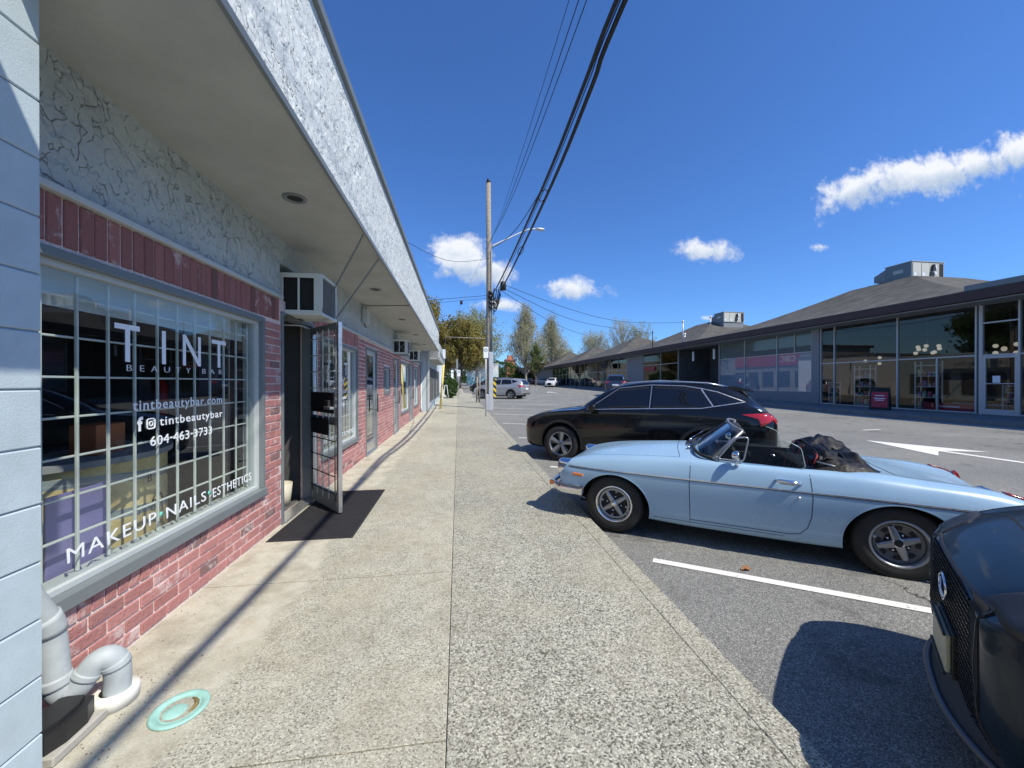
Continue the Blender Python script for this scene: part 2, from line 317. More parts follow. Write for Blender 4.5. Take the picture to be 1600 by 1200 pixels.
# ------------------------------------------------------------------ object helpers
COL = S.collection
def tag(o, label=None, cat=None, group=None, kind=None):
    if label: o['label'] = label
    if cat: o['category'] = cat
    if group: o['group'] = group
    if kind: o['kind'] = kind
    return o
def empty(name, loc, label, cat, rz=0, group=None):
    o = bpy.data.objects.new(name, None); COL.objects.link(o); o.location = loc; o.rotation_euler = (0, 0, rz)
    o.empty_display_size = .1
    return tag(o, label, cat, group)
def link(name, me, parent=None, loc=None, rz=None):
    o = bpy.data.objects.new(name, me); COL.objects.link(o)
    if parent is not None: o.parent = parent
    if loc is not None: o.location = loc
    if rz is not None: o.rotation_euler = (0, 0, rz) if not hasattr(rz, '__len__') else rz
    return o
class MB:
    def __init__(s): s.v = []; s.f = []; s.m = []; s.sm = []; s.mats = []
    def mi(s, m):
        if m not in s.mats: s.mats.append(m)
        return s.mats.index(m)
    def add(s, vs, fs, m, smooth=False, T=None):
        o = len(s.v); k = s.mi(m)
        for p in vs: s.v.append(tuple(T @ Vector(p)) if T is not None else tuple(p))
        for f in fs: s.f.append(tuple(i+o for i in f)); s.m.append(k); s.sm.append(smooth)
        return s
    def box(s, a, b, m, T=None):
        (x0, y0, z0), (x1, y1, z1) = a, b
        x0, x1 = sorted((x0, x1)); y0, y1 = sorted((y0, y1)); z0, z1 = sorted((z0, z1))
        vs = [(x0,y0,z0),(x1,y0,z0),(x1,y1,z0),(x0,y1,z0),(x0,y0,z1),(x1,y0,z1),(x1,y1,z1),(x0,y1,z1)]
        return s.add(vs, [(0,3,2,1),(4,5,6,7),(0,1,5,4),(1,2,6,5),(2,3,7,6),(3,0,4,7)], m, T=T)
    def bbox(s, a, b, m, r=.004, T=None):      # bevelled box
        x0, y0, z0 = [min(p, q) for p, q in zip(a, b)]; x1, y1, z1 = [max(p, q) for p, q in zip(a, b)]
        bm = bmesh.new(); bmesh.ops.create_cube(bm, size=1)
        for v in bm.verts: v.co = Vector(((x0+x1)/2 + v.co.x*(x1-x0), (y0+y1)/2 + v.co.y*(y1-y0), (z0+z1)/2 + v.co.z*(z1-z0)))
        bmesh.ops.bevel(bm, geom=bm.edges[:], offset=r, segments=1, affect='EDGES')
        bm.verts.index_update(); vs = [v.co.copy() for v in bm.verts]; fs = [[v.index for v in f.verts] for f in bm.faces]; bm.free()
        return s.add(vs, fs, m, T=T)
    def quad(s, pts, m): return s.add(pts, [tuple(range(len(pts)))], m)
    def prism(s, pts, z0, z1, m, ax='z', T=None):
        n = len(pts)
        def P(p, z): return (p[0], p[1], z) if ax == 'z' else ((z, p[0], p[1]) if ax == 'x' else (p[0], z, p[1]))
        vs = [P(p, z0) for p in pts] + [P(p, z1) for p in pts]
        fs = [tuple(range(n-1, -1, -1)), tuple(range(n, 2*n))] + [(i, (i+1) % n, n+(i+1) % n, n+i) for i in range(n)]
        return s.add(vs, fs, m, T=T)
    def tube(s, path, r, m, n=8, caps=True, T=None, closed=False):
        path = [Vector(p) for p in path]; L = len(path); rs = r if hasattr(r, '__len__') else [r]*L
        vs = []; up = None
        for i, p in enumerate(path):
            if closed: t = path[(i+1) % L]-path[i-1]
            else: t = (path[min(i+1, L-1)]-path[max(i-1, 0)])
            t.normalize()
            if up is None:
                up = Vector((0, 0, 1)) if abs(t.z) < .9 else Vector((1, 0, 0))
            a = t.cross(up)
            if a.length < 1e-4: a = t.cross(Vector((0, 1, 0)))
            a.normalize(); b2 = a.cross(t).normalized(); up = b2
            for k in range(n):
                w = 2*math.pi*k/n; vs.append(p + (a*math.cos(w)+b2*math.sin(w))*rs[i])
        fs = []
        for i in range(L if closed else L-1):
            j = (i+1) % L
            for k in range(n): fs.append((i*n+k, i*n+(k+1) % n, j*n+(k+1) % n, j*n+k))
        if caps and not closed: fs += [tuple(range(n-1, -1, -1)), tuple(range((L-1)*n, L*n))]
        return s.add(vs, fs, m, smooth=True, T=T)
    def lathe(s, prof, m, n=32, T=None, closed=False, smooth=True):   # prof: (r, h) about z
        vs = []; P = len(prof)
        for k in range(n):
            w = 2*math.pi*k/n
            for (r, h) in prof: vs.append((r*math.cos(w), r*math.sin(w), h))
        fs = []
        for k in range(n):
            k2 = (k+1) % n
            for i in range(P if closed else P-1):
                j = (i+1) % P; fs.append((k*P+i, k2*P+i, k2*P+j, k*P+j))
        return s.add(vs, fs, m, smooth=smooth, T=T)
    def mesh(s, name):
        me = bpy.data.meshes.new(name); me.from_pydata(s.v, [], s.f)
        for m in s.mats: me.materials.append(m)
        me.polygons.foreach_set('material_index', s.m); me.polygons.foreach_set('use_smooth', s.sm)
        me.update(); return me
    def build(s, name, parent=None, loc=None, rz=None, sharp=None, **k):
        me = s.mesh(name)
        if sharp: me.set_sharp_from_angle(angle=R(sharp))
        o = link(name, me, parent, loc, rz); return tag(o, **k)
def npmesh(name, V, F, m, smooth=False, k=4):
    me = bpy.data.meshes.new(name); n = len(F)
    me.vertices.add(len(V)); me.vertices.foreach_set('co', np.asarray(V, dtype=np.float32).ravel())
    me.loops.add(n*k); me.loops.foreach_set('vertex_index', np.asarray(F, dtype=np.int32).ravel())
    me.polygons.add(n); me.polygons.foreach_set('loop_start', np.arange(0, n*k, k, dtype=np.int32)); me.polygons.foreach_set('loop_total', np.full(n, k, dtype=np.int32))
    me.polygons.foreach_set('use_smooth', np.full(n, smooth)); me.materials.append(m); me.update(calc_edges=True); return me
def text(name, s, size, m, parent, loc, rot, align='LEFT', extrude=.001, offset=0, width=None, spacing=1.0, xs=1.0):
    cu = bpy.data.curves.new(name, 'FONT'); cu.body = s; cu.size = size; cu.extrude = extrude; cu.offset = offset; cu.align_x = align; cu.space_character = spacing; cu.resolution_u = 3
    t = bpy.data.objects.new('tmp', cu); COL.objects.link(t); dg = bpy.context.evaluated_depsgraph_get(); dg.update()
    me = bpy.data.meshes.new_from_object(t.evaluated_get(dg)); bpy.data.objects.remove(t)
    me.materials.clear(); me.materials.append(m)
    if width:
        xsv = [v.co.x for v in me.vertices]; w = max(xsv)-min(xsv); x0 = min(xsv); k = width/w
        for v in me.vertices: v.co.x = (v.co.x-x0)*k
    o = link(name, me, parent, loc, rot); return o
STREET_ROT = (R(90), 0, R(90))            # reads along +Y, faces +X
# ------------------------------------------------------------------ ground heights
def zlot(x, y): return -.12 + .02*min(max(x-1.45, 0), 17) + .012*min(max(y-14, 0), 110)
def zwalk(y): return .012*min(max(y-14, 0), 110)
def zshop(x, y): return zlot(16.3, y) + .14
# ground sheet
xs = [-400, -120, -60, -20, -6, -1.7, 1.45, 5, 10, 16, 18.45, 30, 60, 150, 500]
ys = [-60, -20, -5, 0, 5, 10, 14, 20, 40, 60, 80, 100, 124, 200, 400, 900]
vs = [(x, y, zlot(x, y) - (0.0 if x > -1.8 else .12)) for y in ys for x in xs]; nx = len(xs)
mb = MB(); mb.add(vs, [(j*nx+i, j*nx+i+1, (j+1)*nx+i+1, (j+1)*nx+i) for j in range(len(ys)-1) for i in range(nx-1)], m_asph)
mb.build('ground', kind='structure')

# sidewalk: bed, slabs, kerb stones
mb = MB()
for y0, y1, xr in ((-4, 14, 1.30), (14, 42, 1.30), (42, 90, .6)):
    vs = [(-12, y0, zwalk(y0)-.02), (xr, y0, zwalk(y0)-.02), (xr, y1, zwalk(y1)-.02), (-12, y1, zwalk(y1)-.02)]
    lo = [(a, b, c-.25) for a, b, c in vs]
    mb.add(vs+lo, [(0,1,2,3), (1,5,6,2), (0,4,5,1), (2,6,7,3)], m_dirt)
walk = mb.build('sidewalk', kind='structure')
def slab(name, x0, x1, y0, y1, m, th=.05, g=.0018, dz=0, gy=None):
    b = MB(); za, zb = zwalk(y0)+dz, zwalk(y1)+dz; e = .003
    h = g if gy is None else gy
    top = [(x0+g+e, y0+h+e, za), (x1-g-e, y0+h+e, za), (x1-g-e, y1-h-e, zb), (x0+g+e, y1-h-e, zb)]
    mid = [(x0+g, y0+h, za-e), (x1-g, y0+h, za-e), (x1-g, y1-h, zb-e), (x0+g, y1-h, zb-e)]
    bot = [(a, c, d-th) for a, c, d in mid]
    f = [(0,1,2,3)] + [(i+4, (i+1) % 4+4, (i+1) % 4, i) for i in range(4)] + [(i+8, (i+1) % 4+8, (i+1) % 4+4, i+4) for i in range(4)]
    b.add(top+mid+bot, f, m); return b.build(name, walk)
yy = -2.75; k = 0
while yy < 50:
    slab('slab', -12 if yy > 19.2 else -1.86, -.05, yy, yy+1.46, m_slabL, dz=rnd.uniform(-.0015, .0015), gy=.0045)
    yy += 1.46
yy = -3.2
while yy < 50:
    slab('slab', -.05, 1.30 if yy < 41 else .45, yy, yy+2.92, m_slabR, dz=rnd.uniform(-.0015, .0015)); yy += 2.92
yy = -3.2
while yy < 42:
    x0, x1 = 1.30, 1.45; y1 = yy+2.92
    slab('kerb_stone', x0, x1, yy, y1, m_slabR, th=.2, g=.0006, gy=.002); yy += 2.92
tag(MB().add([(.45,42,zwalk(42)), (.6,42,zwalk(42)), (.6,90,zwalk(90)), (.45,90,zwalk(90)), (.45,42,0), (.6,42,0), (.6,90,.5), (.45,90,.5)], [(0,1,2,3), (1,5,6,2), (0,4,5,1)], m_kerb).build('kerb_stone', walk))

# parking lot markings
def stripe(pts, name='painted_line', w=.11, lift=.005, root=None):
    b = MB(); (xa, ya), (xb, yb) = pts; dx, dy = xb-xa, yb-ya; L = math.hypot(dx, dy); n = max(1, int(L/2.0)); px, py = -dy/L*w/2, dx/L*w/2
    vs = []
    for i in range(n+1):
        t = i/n; x, y = xa+dx*t, ya+dy*t
        vs += [(x+px, y+py, zlot(x+px, y+py)+lift), (x-px, y-py, zlot(x-px, y-py)+lift)]
    b.add(vs, [(2*i, 2*i+1, 2*i+3, 2*i+2) for i in range(n)], m_line); return b
marks = MB()
for k in range(-1, 10):
    y0 = 3.32+3.92*k; b = stripe(((1.75, y0-.05), (1.75+4.5, y0-.05-3.14*1.0)), w=.085); marks.add(b.v, b.f, m_line)
for k in range(-2, 17):                                   # far row of stalls by the shops
    y0 = 2.0+3.92*k; b = stripe(((11.9, y0), (12.5, y0-.0)), w=.09); marks.add(b.v, b.f, m_line)
b = stripe(((15.75, -6), (15.75, 78)), w=.10); marks.add(b.v, b.f, m_line)
marks.build('parking_lines', kind='structure')
for (ax, ay, s) in ((10.1, 8.3, 1.0), (10.4, 44.0, 1.0)):   # lane arrows
    A = MB(); z = lambda x, y: zlot(x, y)+.006
    def P(u, v): x, y = ax+u*s, ay+v*s; return (x, y, z(x, y))
    A.add([P(0,0), P(-.62,-1.9), P(-.10,-1.55), P(.10,-1.55), P(.72,-1.85)], [(0,1,2), (0,2,3), (0,3,4)], m_line)
    A.add([P(-.075,-1.56), P(.075,-1.56), P(.075,-4.6), P(-.075,-4.6)], [(3,2,1,0)], m_line)
    A.build('road_arrow', kind='structure')

# ------------------------------------------------------------------ left shop building
XW = -1.84
shop = empty('shop_building', (0, 0, 0), 'long low shop building of painted red brick with pale blue stucco fascia along the sidewalk', 'building')
WIN = [(1.92, 3.97, .43, 2.12), (5.50, 7.43, .43, 2.12), (12.8, 14.9, .46, 2.2), (16.5, 18.2, .46, 2.2)]
DOOR = [(4.33, 5.24, 0, 2.25), (8.07, 9.13, 0, 2.23), (11.4, 12.3, 0, 2.23), (15.1, 16.0, 0, 2.23)]
SMALLW = [(9.97, 10.8, 1.22, 1.9)]
OPEN = WIN+DOOR+SMALLW
def wallpieces(mb, y0, y1, z0, z1, xa, xb, ops, m):
    yb = sorted({y0, y1, *[v for o in ops for v in o[:2] if y0 < v < y1]})
    for a, b in zip(yb[:-1], yb[1:]):
        mid = (a+b)/2; segs = [(z0, z1)]
        for o in ops:
            if o[0] < mid < o[1]:
                n = []
                for s0, s1 in segs:
                    if o[2] > s0: n.append((s0, min(s1, o[2])))
                    if o[3] < s1: n.append((max(s0, o[3]), s1))
                segs = [s for s in n if s[1]-s[0] > .001]
        for s0, s1 in segs: mb.box((xa, a, s0), (xb, b, s1), m)
mb = MB(); wallpieces(mb, 1.5, 19.2, -.05, 2.37, XW-.008, XW-.16, OPEN, m_mortar); mb.build('mortar_wall', shop)
ACO = (4.33, 5.0, 2.25, 2.76)
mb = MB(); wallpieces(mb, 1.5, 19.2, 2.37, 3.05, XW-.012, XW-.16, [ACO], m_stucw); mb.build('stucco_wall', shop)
bricks = []   # (y0,y1,z0,z1)
def course(z0, z1, off, ya, yb, blocked):
    iv = [(ya, yb)]
    for a, b in blocked:
        n = []
        for s, e in iv:
            if a > s: n.append((s, min(e, a)))
            if b < e: n.append((max(s, b), e))
        iv = [(s, e) for s, e in n if e-s > .03]
    for s, e in iv:
        k = math.floor((s-off)/.21)
        while off+k*.21 < e:
            a, b = max(s, off+k*.21+.006), min(e, off+k*.21+.204)
            if b-a > .025: bricks.append((a, b, z0, z1))
            k += 1
for r in range(31):
    z0 = .022+r*.0775; z1 = z0+.0645
    if z1 > 2.37: break
    bl = [(o[0]-.004, o[1]+.004) for o in OPEN if z1 > o[2] and z0 < o[3]]
    bl += [(o[0]-.004, o[1]+.004) for o in WIN if z1 > .332 and z0 < o[2]]
    if z1 > 2.14: bl.append((1.5, 7.47))
    course(z0, z1, (r % 2)*.105, 1.62, 19.18, bl)
for o in WIN:
    y = o[0]+.004
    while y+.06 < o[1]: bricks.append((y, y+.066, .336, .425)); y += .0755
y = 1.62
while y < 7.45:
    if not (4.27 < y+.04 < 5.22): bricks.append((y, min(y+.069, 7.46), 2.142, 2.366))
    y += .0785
bricks = [b for b in bricks if not (1.5 < b[0] < 1.7 and b[1] < 1.66)]
bricks.sort(key=lambda b: math.hypot((b[0]+b[1])/2, 1.9)/max(.3, math.sqrt((b[1]-b[0])/.2)))
cache = {}
def brickmesh(w, h, top=False):
    key = (round(w, 3), round(h, 3), top)
    if key not in cache:
        m = MB(); m.bbox((-.085, -w/2, -h/2), (0, w/2, h/2), m_brickd if top else m_brick, r=.004); cache[key] = m.mesh('brick')
    return cache[key]
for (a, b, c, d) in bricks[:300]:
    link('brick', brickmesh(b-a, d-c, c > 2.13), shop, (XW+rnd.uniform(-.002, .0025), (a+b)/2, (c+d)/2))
FV, FF, RN = [], [], []
for (a, b, c, d) in bricks[300:]:
    x = XW+rnd.uniform(-.002, .0025); o = len(FV); e = .004
    FV += [(x-.03, a, c), (x-.03, b, c), (x-.03, b, d), (x-.03, a, d), (x, a+e, c+e), (x, b-e, c+e), (x, b-e, d-e), (x, a+e, d-e)]
    FF += [(o+4,o+5,o+6,o+7), (o,o+1,o+5,o+4), (o+1,o+2,o+6,o+5), (o+2,o+3,o+7,o+6), (o+3,o,o+4,o+7)]
    RN += [rnd.random()]*8
me = npmesh('brick', FV, FF, m_brickj); at = me.attributes.new('rnd', 'FLOAT', 'POINT'); at.data.foreach_set('value', RN)
tag(link('brick', me, shop), kind='stuff')
# trim, soffit, fascia, roof
mb = MB()
for a, b in ((1.5, 4.31), (5.05, 11.0)): mb.bbox((XW-.03, a, 2.371), (XW+.035, b, 2.405), m_frameL, r=.004)
mb.build('trim', shop)
XF, ZS, ZT, YC0, YC1 = -.93, 3.02, 3.96, 1.47, 18.9
mb = MB(); mb.box((XW-.2, YC0, ZS), (XF-.0125, YC1, ZS+.018), m_soff); mb.build('soffit', shop)
mb = MB(); mb.box((XF-.012, YC0, ZS-.022), (XF+.010, YC1, ZS+.02), m_frame); mb.build('drip_edge', shop)
for a, b in ((YC0, 7.28), (7.292, 13.1), (13.112, YC1)):
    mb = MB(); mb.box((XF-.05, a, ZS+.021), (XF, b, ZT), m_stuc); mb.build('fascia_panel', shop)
mb = MB(); mb.box((XF-.10, YC0, ZT), (XF+.035, YC1, ZT+.07), m_frame); mb.build('roof_cap', shop)
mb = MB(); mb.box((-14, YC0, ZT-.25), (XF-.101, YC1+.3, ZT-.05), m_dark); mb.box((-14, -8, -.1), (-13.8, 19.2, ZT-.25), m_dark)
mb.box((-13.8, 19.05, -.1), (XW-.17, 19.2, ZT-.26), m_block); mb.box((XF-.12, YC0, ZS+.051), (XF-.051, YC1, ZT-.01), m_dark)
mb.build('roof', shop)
# rooms behind the glass
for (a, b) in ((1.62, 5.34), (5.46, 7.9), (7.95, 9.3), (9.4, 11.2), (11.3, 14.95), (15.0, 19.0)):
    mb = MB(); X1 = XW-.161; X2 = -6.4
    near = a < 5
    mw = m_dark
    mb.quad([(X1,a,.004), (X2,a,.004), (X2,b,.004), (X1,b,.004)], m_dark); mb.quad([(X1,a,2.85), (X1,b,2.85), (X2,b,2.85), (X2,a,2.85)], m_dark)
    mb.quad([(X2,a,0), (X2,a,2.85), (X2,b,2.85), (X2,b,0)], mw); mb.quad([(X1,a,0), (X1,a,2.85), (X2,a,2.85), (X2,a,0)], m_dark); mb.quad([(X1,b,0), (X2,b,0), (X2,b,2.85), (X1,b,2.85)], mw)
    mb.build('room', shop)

def window(o, grille=True, frame_m=None, blind=True):
    y0, y1, z0, z1 = o; fm = frame_m or m_frame
    b = MB(); t = .045; xo, xi = XW+.012, XW-.10
    b.bbox((xi, y0, z1-t), (xo, y1, z1), fm, .003); b.bbox((xi, y0, z0), (xo+.018, y1, z0+.07), fm, .004)
    b.bbox((xi, y0, z0+.071), (xo, y0+t, z1-t-.001), fm, .003); b.bbox((xi, y1-t, z0+.071), (xo, y1, z1-t-.001), fm, .003)
    w = b.build('window', shop)
    b = MB(); q = .028; a0, a1, c0, c1 = y0+t+.001, y1-t-.001, z0+.072, z1-t-.001; xa, xb = XW-.025, XW-.15
    b.box((xb, a0, c0), (xa, a1, c0+q), m_frameL); b.box((xb, a0, c1-q), (xa, a1, c1), m_frameL)
    b.box((xb, a0, c0+q+.001), (xa, a0+q, c1-q-.001), m_frameL); b.box((xb, a1-q, c0+q+.001), (xa, a1, c1-q-.001), m_frameL)
    b.build('sash', w)
    MB().add([(XW-.055, a0+q, c0+q), (XW-.055, a1-q, c0+q), (XW-.055, a1-q, c1-q), (XW-.055, a0+q, c1-q)], [(0,1,2,3)], g_shop).build('pane', w)
    if grille:
        xg = XW-.10; y = a0+q+.09
        while y < a1-q-.02:
            MB().bbox((xg-.007, y-.0062, c0+q+.004), (xg+.007, y+.0062, c1-q-.003), m_white, .002).build('grille_bar', w); y += .178
        z = c0+q+.19
        while z < c1-q-.03:
            MB().bbox((xg-.023, a0+q+.002, z-.0055), (xg-.0075, a1-q-.002, z+.0055), m_white, .002).build('grille_bar', w); z += .202
    if blind:
        MB().box((XW-.155, a0+q+.01, c1-q-.165), (XW-.15, a1-q-.01, c1-q), m_sgblind).build('blind', w)
    return w
m_sgblind = mat('blind_fabric', (.58,.62,.60), .8)
w1 = window(WIN[0]); w2 = window(WIN[1], blind=False); w3 = window(WIN[2], grille=False, blind=False); w4 = window(WIN[3], grille=False, blind=False)
window(SMALLW[0], grille=False, blind=False)
b = MB(); b.box((XW-.17, 12.95, .5), (XW-.165, 14.8, 1.75), m_sgblind); b.build('blind', w3)
b = MB(); b.box((XW-.17, 16.6, .5), (XW-.165, 18.1, 1.9), m_sgblind); b.build('blind', w4)
XG = XW-.052
def lettering(w, dy=0, full=True):
    T = lambda nm, s, y, z, size, width, m=m_whitep, off=0, sp=1.0: text(nm, s, size, m, w, (XG, y+dy, z), STREET_ROT, offset=off, width=width, spacing=sp)
    # TINT drawn as bars
    H = .215; z0 = 1.62; st = .030
    def letter(bars, polys=()):
        b = MB()
        for (y0, y1, za, zb) in bars: b.box((XG, y0+dy, za), (XG+.002, y1+dy, zb), m_whitep)
        for P in polys: b.prism([(y+dy, z) for y, z in P], XG, XG+.002, m_whitep, ax='x')
        b.build('letter', w)
    letter([(2.42, 2.59, z0+H-st, z0+H), (2.489, 2.521, z0, z0+H-st)]); letter([(2.765, 2.797, z0, z0+H)])
    letter([(2.955, 2.983, z0, z0+H), (3.113, 3.141, z0, z0+H)], [[(2.983, z0+H), (2.983, z0+H-.05), (3.113, z0), (3.113, z0+.05)]])
    letter([(3.27, 3.45, z0+H-st, z0+H), (3.344, 3.376, z0, z0+H-st)])
    T('lettering', 'BEAUTY BAR', 2.50, 1.567, .055, .90, off=-.0012, sp=2.1)
    T('lettering', 'tintbeautybar.com', 2.54, 1.335, .088, .86, off=.0008, sp=1.15)
    T('lettering', 'tintbeautybar', 2.745, 1.225, .080, .66, off=.0006, sp=1.15)
    T('lettering', 'f', 2.575, 1.212, .115, None, off=.004)
    b = MB()                                      # camera badge: rounded square ring, circle and dot
    cy, cz, h = 2.675+dy, 1.245, .031
    ring = lambda pts, r: b.tube(pts, r, m_whitep, n=6, closed=True)
    pts = []
    for q in range(16):
        w_ = 2*math.pi*q/16; cc, ss = math.cos(w_), math.sin(w_); pts.append((XG, cy+h*math.copysign(abs(cc)**.4, cc), cz+h*math.copysign(abs(ss)**.4, ss)))
    ring(pts, .0045); ring([(XG, cy+.014*math.cos(2*math.pi*q/12), cz+.014*math.sin(2*math.pi*q/12)) for q in range(12)], .004)
    b.box((XG, cy+.016, cz+.014), (XG+.003, cy+.024, cz+.022), m_whitep); b.build('lettering', w)
    T('lettering', '604\u00b7463\u00b73733', 2.67, 1.105, .085, .60, off=.0004, sp=1.1)
    T('lettering', 'MAKEUP', 2.155, .615, .105, .56, off=0, sp=1.15)
    T('lettering', 'NAILS', 2.80, .610, .103, .40, off=.0002, sp=1.15)
    T('lettering', 'ESTHETICS', 3.28, .605, .100, .56, off=.0002, sp=1.15)
    for y in (2.755, 3.235):
        b = MB(); T_ = Matrix.Translation((XG, y+dy, .655)) @ Matrix.Rotation(R(90), 4, 'Y'); b.lathe([(0, .003), (.016, .003), (.016, 0)], m_teal, n=16, T=T_); b.build('lettering', w)
lettering(w1); lettering(w2, dy=3.5)

# front door, open; frame and threshold
def doorframe(o, fm=m_frame, leaf=True):
    y0, y1, z0, z1 = o; b = MB(); t = .045
    b.bbox((XW-.12, y0, 0), (XW+.01, y0+t, z1), fm, .003); b.bbox((XW-.12, y1-t, 0), (XW+.01, y1, z1), fm, .003); b.bbox((XW-.12, y0+t+.001, z1-t), (XW+.01, y1-t-.001, z1), fm, .003)
    d = b.build('door_frame', shop)
    MB().bbox((XW-.12, y0+t+.001, .001), (XW+.03, y1-t-.001, .028), m_alum, .004).build('threshold', d)
    if leaf:
        b = MB(); s = .07; a0, a1 = y0+t+.005, y1-t-.005; xa, xb = XW-.06, XW-.02
        b.bbox((xa, a0, .035), (xb, a0+s, z1-t-.005), m_alum, .003); b.bbox((xa, a1-s, .035), (xb, a1, z1-t-.005), m_alum, .003)
        b.bbox((xa, a0+s+.001, .035), (xb, a1-s-.001, .24), m_alum, .003); b.bbox((xa, a0+s+.001, z1-t-.10), (xb, a1-s-.001, z1-t-.005), m_alum, .003)
        l = b.build('door', shop)
        MB().add([(XW-.04, a0+s, .24), (XW-.04, a1-s, .24), (XW-.04, a1-s, z1-.14), (XW-.04, a0+s, z1-.14)], [(0,1,2,3)], g_shop).build('pane', l)
        b = MB(); b.tube([(XW+.05, a1-s-.05, .85), (XW+.05, a1-s-.05, 1.25)], .012, m_black, 8); b.tube([(XW-.03, a1-s-.05, .9), (XW+.05, a1-s-.05, .9)], .008, m_black, 6); b.build('handle', l)
    return d
doorframe(DOOR[0], leaf=False)
for o in DOOR[1:]: doorframe(o)
hinge = Vector((XW+.005, 5.20, .028)); ang = math.atan2(4.56-5.20, -1.32+1.84)
Ld = .82; Hd = 2.16
b = MB(); s = .055; th = .044
b.bbox((0, -th/2, 0), (s, th/2, Hd), m_alum, .003); b.bbox((Ld-s, -th/2, 0), (Ld, th/2, Hd), m_alum, .003)
b.bbox((s+.001, -th/2, 0), (Ld-s-.001, th/2, .20), m_frame, .003); b.bbox((s+.001, -th/2, Hd-.08), (Ld-s-.001, th/2, Hd), m_frame, .003)
b.bbox((s+.001, -th/2, .98), (Ld-s-.001, th/2, 1.07), m_frame, .003)
door = b.build('door', shop, loc=hinge, rz=ang)
MB().add([(s,0,.2), (Ld-s,0,.2), (Ld-s,0,Hd-.08), (s,0,Hd-.08)], [(0,1,2,3)], g_shop).build('pane', door)
for sgn in (-1,):
    yb = sgn*(th/2+.012)
    for i in range(5): MB().bbox((s+.01+i*(Ld-2*s-.02)/4-.006, yb-.005, .12), (s+.01+i*(Ld-2*s-.02)/4+.006, yb+.005, Hd-.06), m_white if i in (1, 2, 3) else m_black, .002).build('grille_bar', door)
    for i in range(10): MB().bbox((s-.01, yb-.0145, .20+i*.2), (Ld-s+.01, yb-.0055, .211+i*.2), m_white if i > 5 else m_black, .002).build('grille_bar', door)
MB().bbox((s+.03, -th/2-.034, 1.12), (Ld-s+.01, -th/2-.0275, 1.36), m_plastic, .003).build('lock_plate', door)
MB().bbox((s+.03, -th/2-.034, .86), (Ld-s-.14, -th/2-.0275, 1.05), m_plastic, .003).build('mail_plate', door)
b = MB(); b.bbox((Ld-.20, -th/2-.085, 1.17), (Ld-.03, -th/2-.035, 1.20), m_alum, .004); b.bbox((Ld-.22, -th/2-.07, 1.15), (Ld-.12, -th/2-.035, 1.27), m_black, .004); b.build('handle', door)
b = MB(); b.tube([(.05, -.05, Hd-.02), (.2, -.20, Hd-.0), (-.05, -.55, Hd+.0)], .012, m_galv, 6); b.build('closer_arm', door)
MB().bbox((.35, .004, 1.74), (.50, .007, 1.90), m_whitep, .0008).build('notice', door)
MB().bbox((.30, .004, 1.50), (.46, .007, 1.68), m_whitep, .0008).build('notice', door)

# soffit lights
for i, y in enumerate((3.38, 6.5, 9.5, 12.5, 15.6)):
    b = MB(); b.lathe([(.058, -.003), (.062, -.010), (.088, -.012), (.092, -.001)], m_frame, 28); b.lathe([(0, -.002), (.060, -.004)], m_black, 20)
    where = ('nearest the camera', 'beyond the open door', 'beyond the wall box', 'before the second air conditioner', 'farthest along the soffit')[i]
    b.build('soffit_light', None, (-1.33, y, ZS), label='round recessed light in the soffit, the one '+where, cat='light', group='recessed lights in the soffit')
    
# air conditioners
def aircon(y0, z0, lab, w=.52, h=.45, dx=.36, group='wall air conditioners', bracket=False):
    r = empty('air_conditioner', (XW, y0, z0), lab, 'air conditioner', group=group)
    b = MB(); x1 = dx
    # shell with two louvre openings in the side
    b.bbox((-.25, .0, 0), (x1, .012, .05), m_white, .003); b.bbox((-.25, 0, h-.05), (x1, .012, h), m_white, .003)
    for a, c in ((-.25, -.02), (.125, .145), (.29, x1)): b.bbox((a, 0, .0505), (c, .012, h-.0505), m_white, .002)
    b.bbox((-.25, .013, h-.012), (x1, w, h), m_white, .003); b.bbox((-.25, .013, 0), (x1, w, .012), m_white, .003); b.bbox((-.25, w-.012, .0125), (x1, w, h-.0125), m_white, .003)
    b.build('casing', r)
    MB().box((-.2, .03, .014), (x1-.03, w-.03, h-.014), m_black).build('core', r)
    g = MB(); g.bbox((x1-.005, 0, 0), (x1+.014, .03, h), m_white, .003); g.bbox((x1-.005, w-.03, 0), (x1+.014, w, h), m_white, .003)
    g.bbox((x1-.005, .031, h-.03), (x1+.014, w-.031, h), m_white, .003); g.bbox((x1-.005, .031, 0), (x1+.014, w-.031, .03), m_white, .003)
    gr = g.build('grille', r); k = 0; z = .045
    sl = MB(); sl.box((x1-.004, .03, -.004), (x1+.006, w-.03, .004), m_sgrey); sm_ = sl.mesh('louvre')
    while z < h-.035: o = link('louvre', sm_, gr, (0, 0, z)); z += .02
    if bracket:
        b = MB(); b.box((0, 0, -.03), (dx+.03, .03, -.005), m_frame); b.box((0, w-.03, -.03), (dx+.03, w, -.005), m_frame); b.tube([(0, .015, .40), (dx, .015, .0)], .012, m_frame, 6); b.tube([(0, .015, 0), (dx, .015, .38)], .010, m_frame, 6); b.build('bracket', r)
    return r
aircon(4.42, 2.235, 'white window air conditioner hung by two chains above the open door')
aircon(11.55, 2.34, 'white air conditioner on a wall bracket, second from the open door', w=.6, bracket=True, h=.42)
aircon(15.2, 2.34, 'white air conditioner on a wall bracket, farthest along the wall', w=.6, bracket=True, h=.42)
b = MB()
for i in range(6): b.box((XW-.14, 4.40+i*.1, 2.205+.01*i), (XW+.05-.02*(i % 3), 4.48+i*.12, 2.215+.01*i), m_bark)
b.build('packing_board', shop)
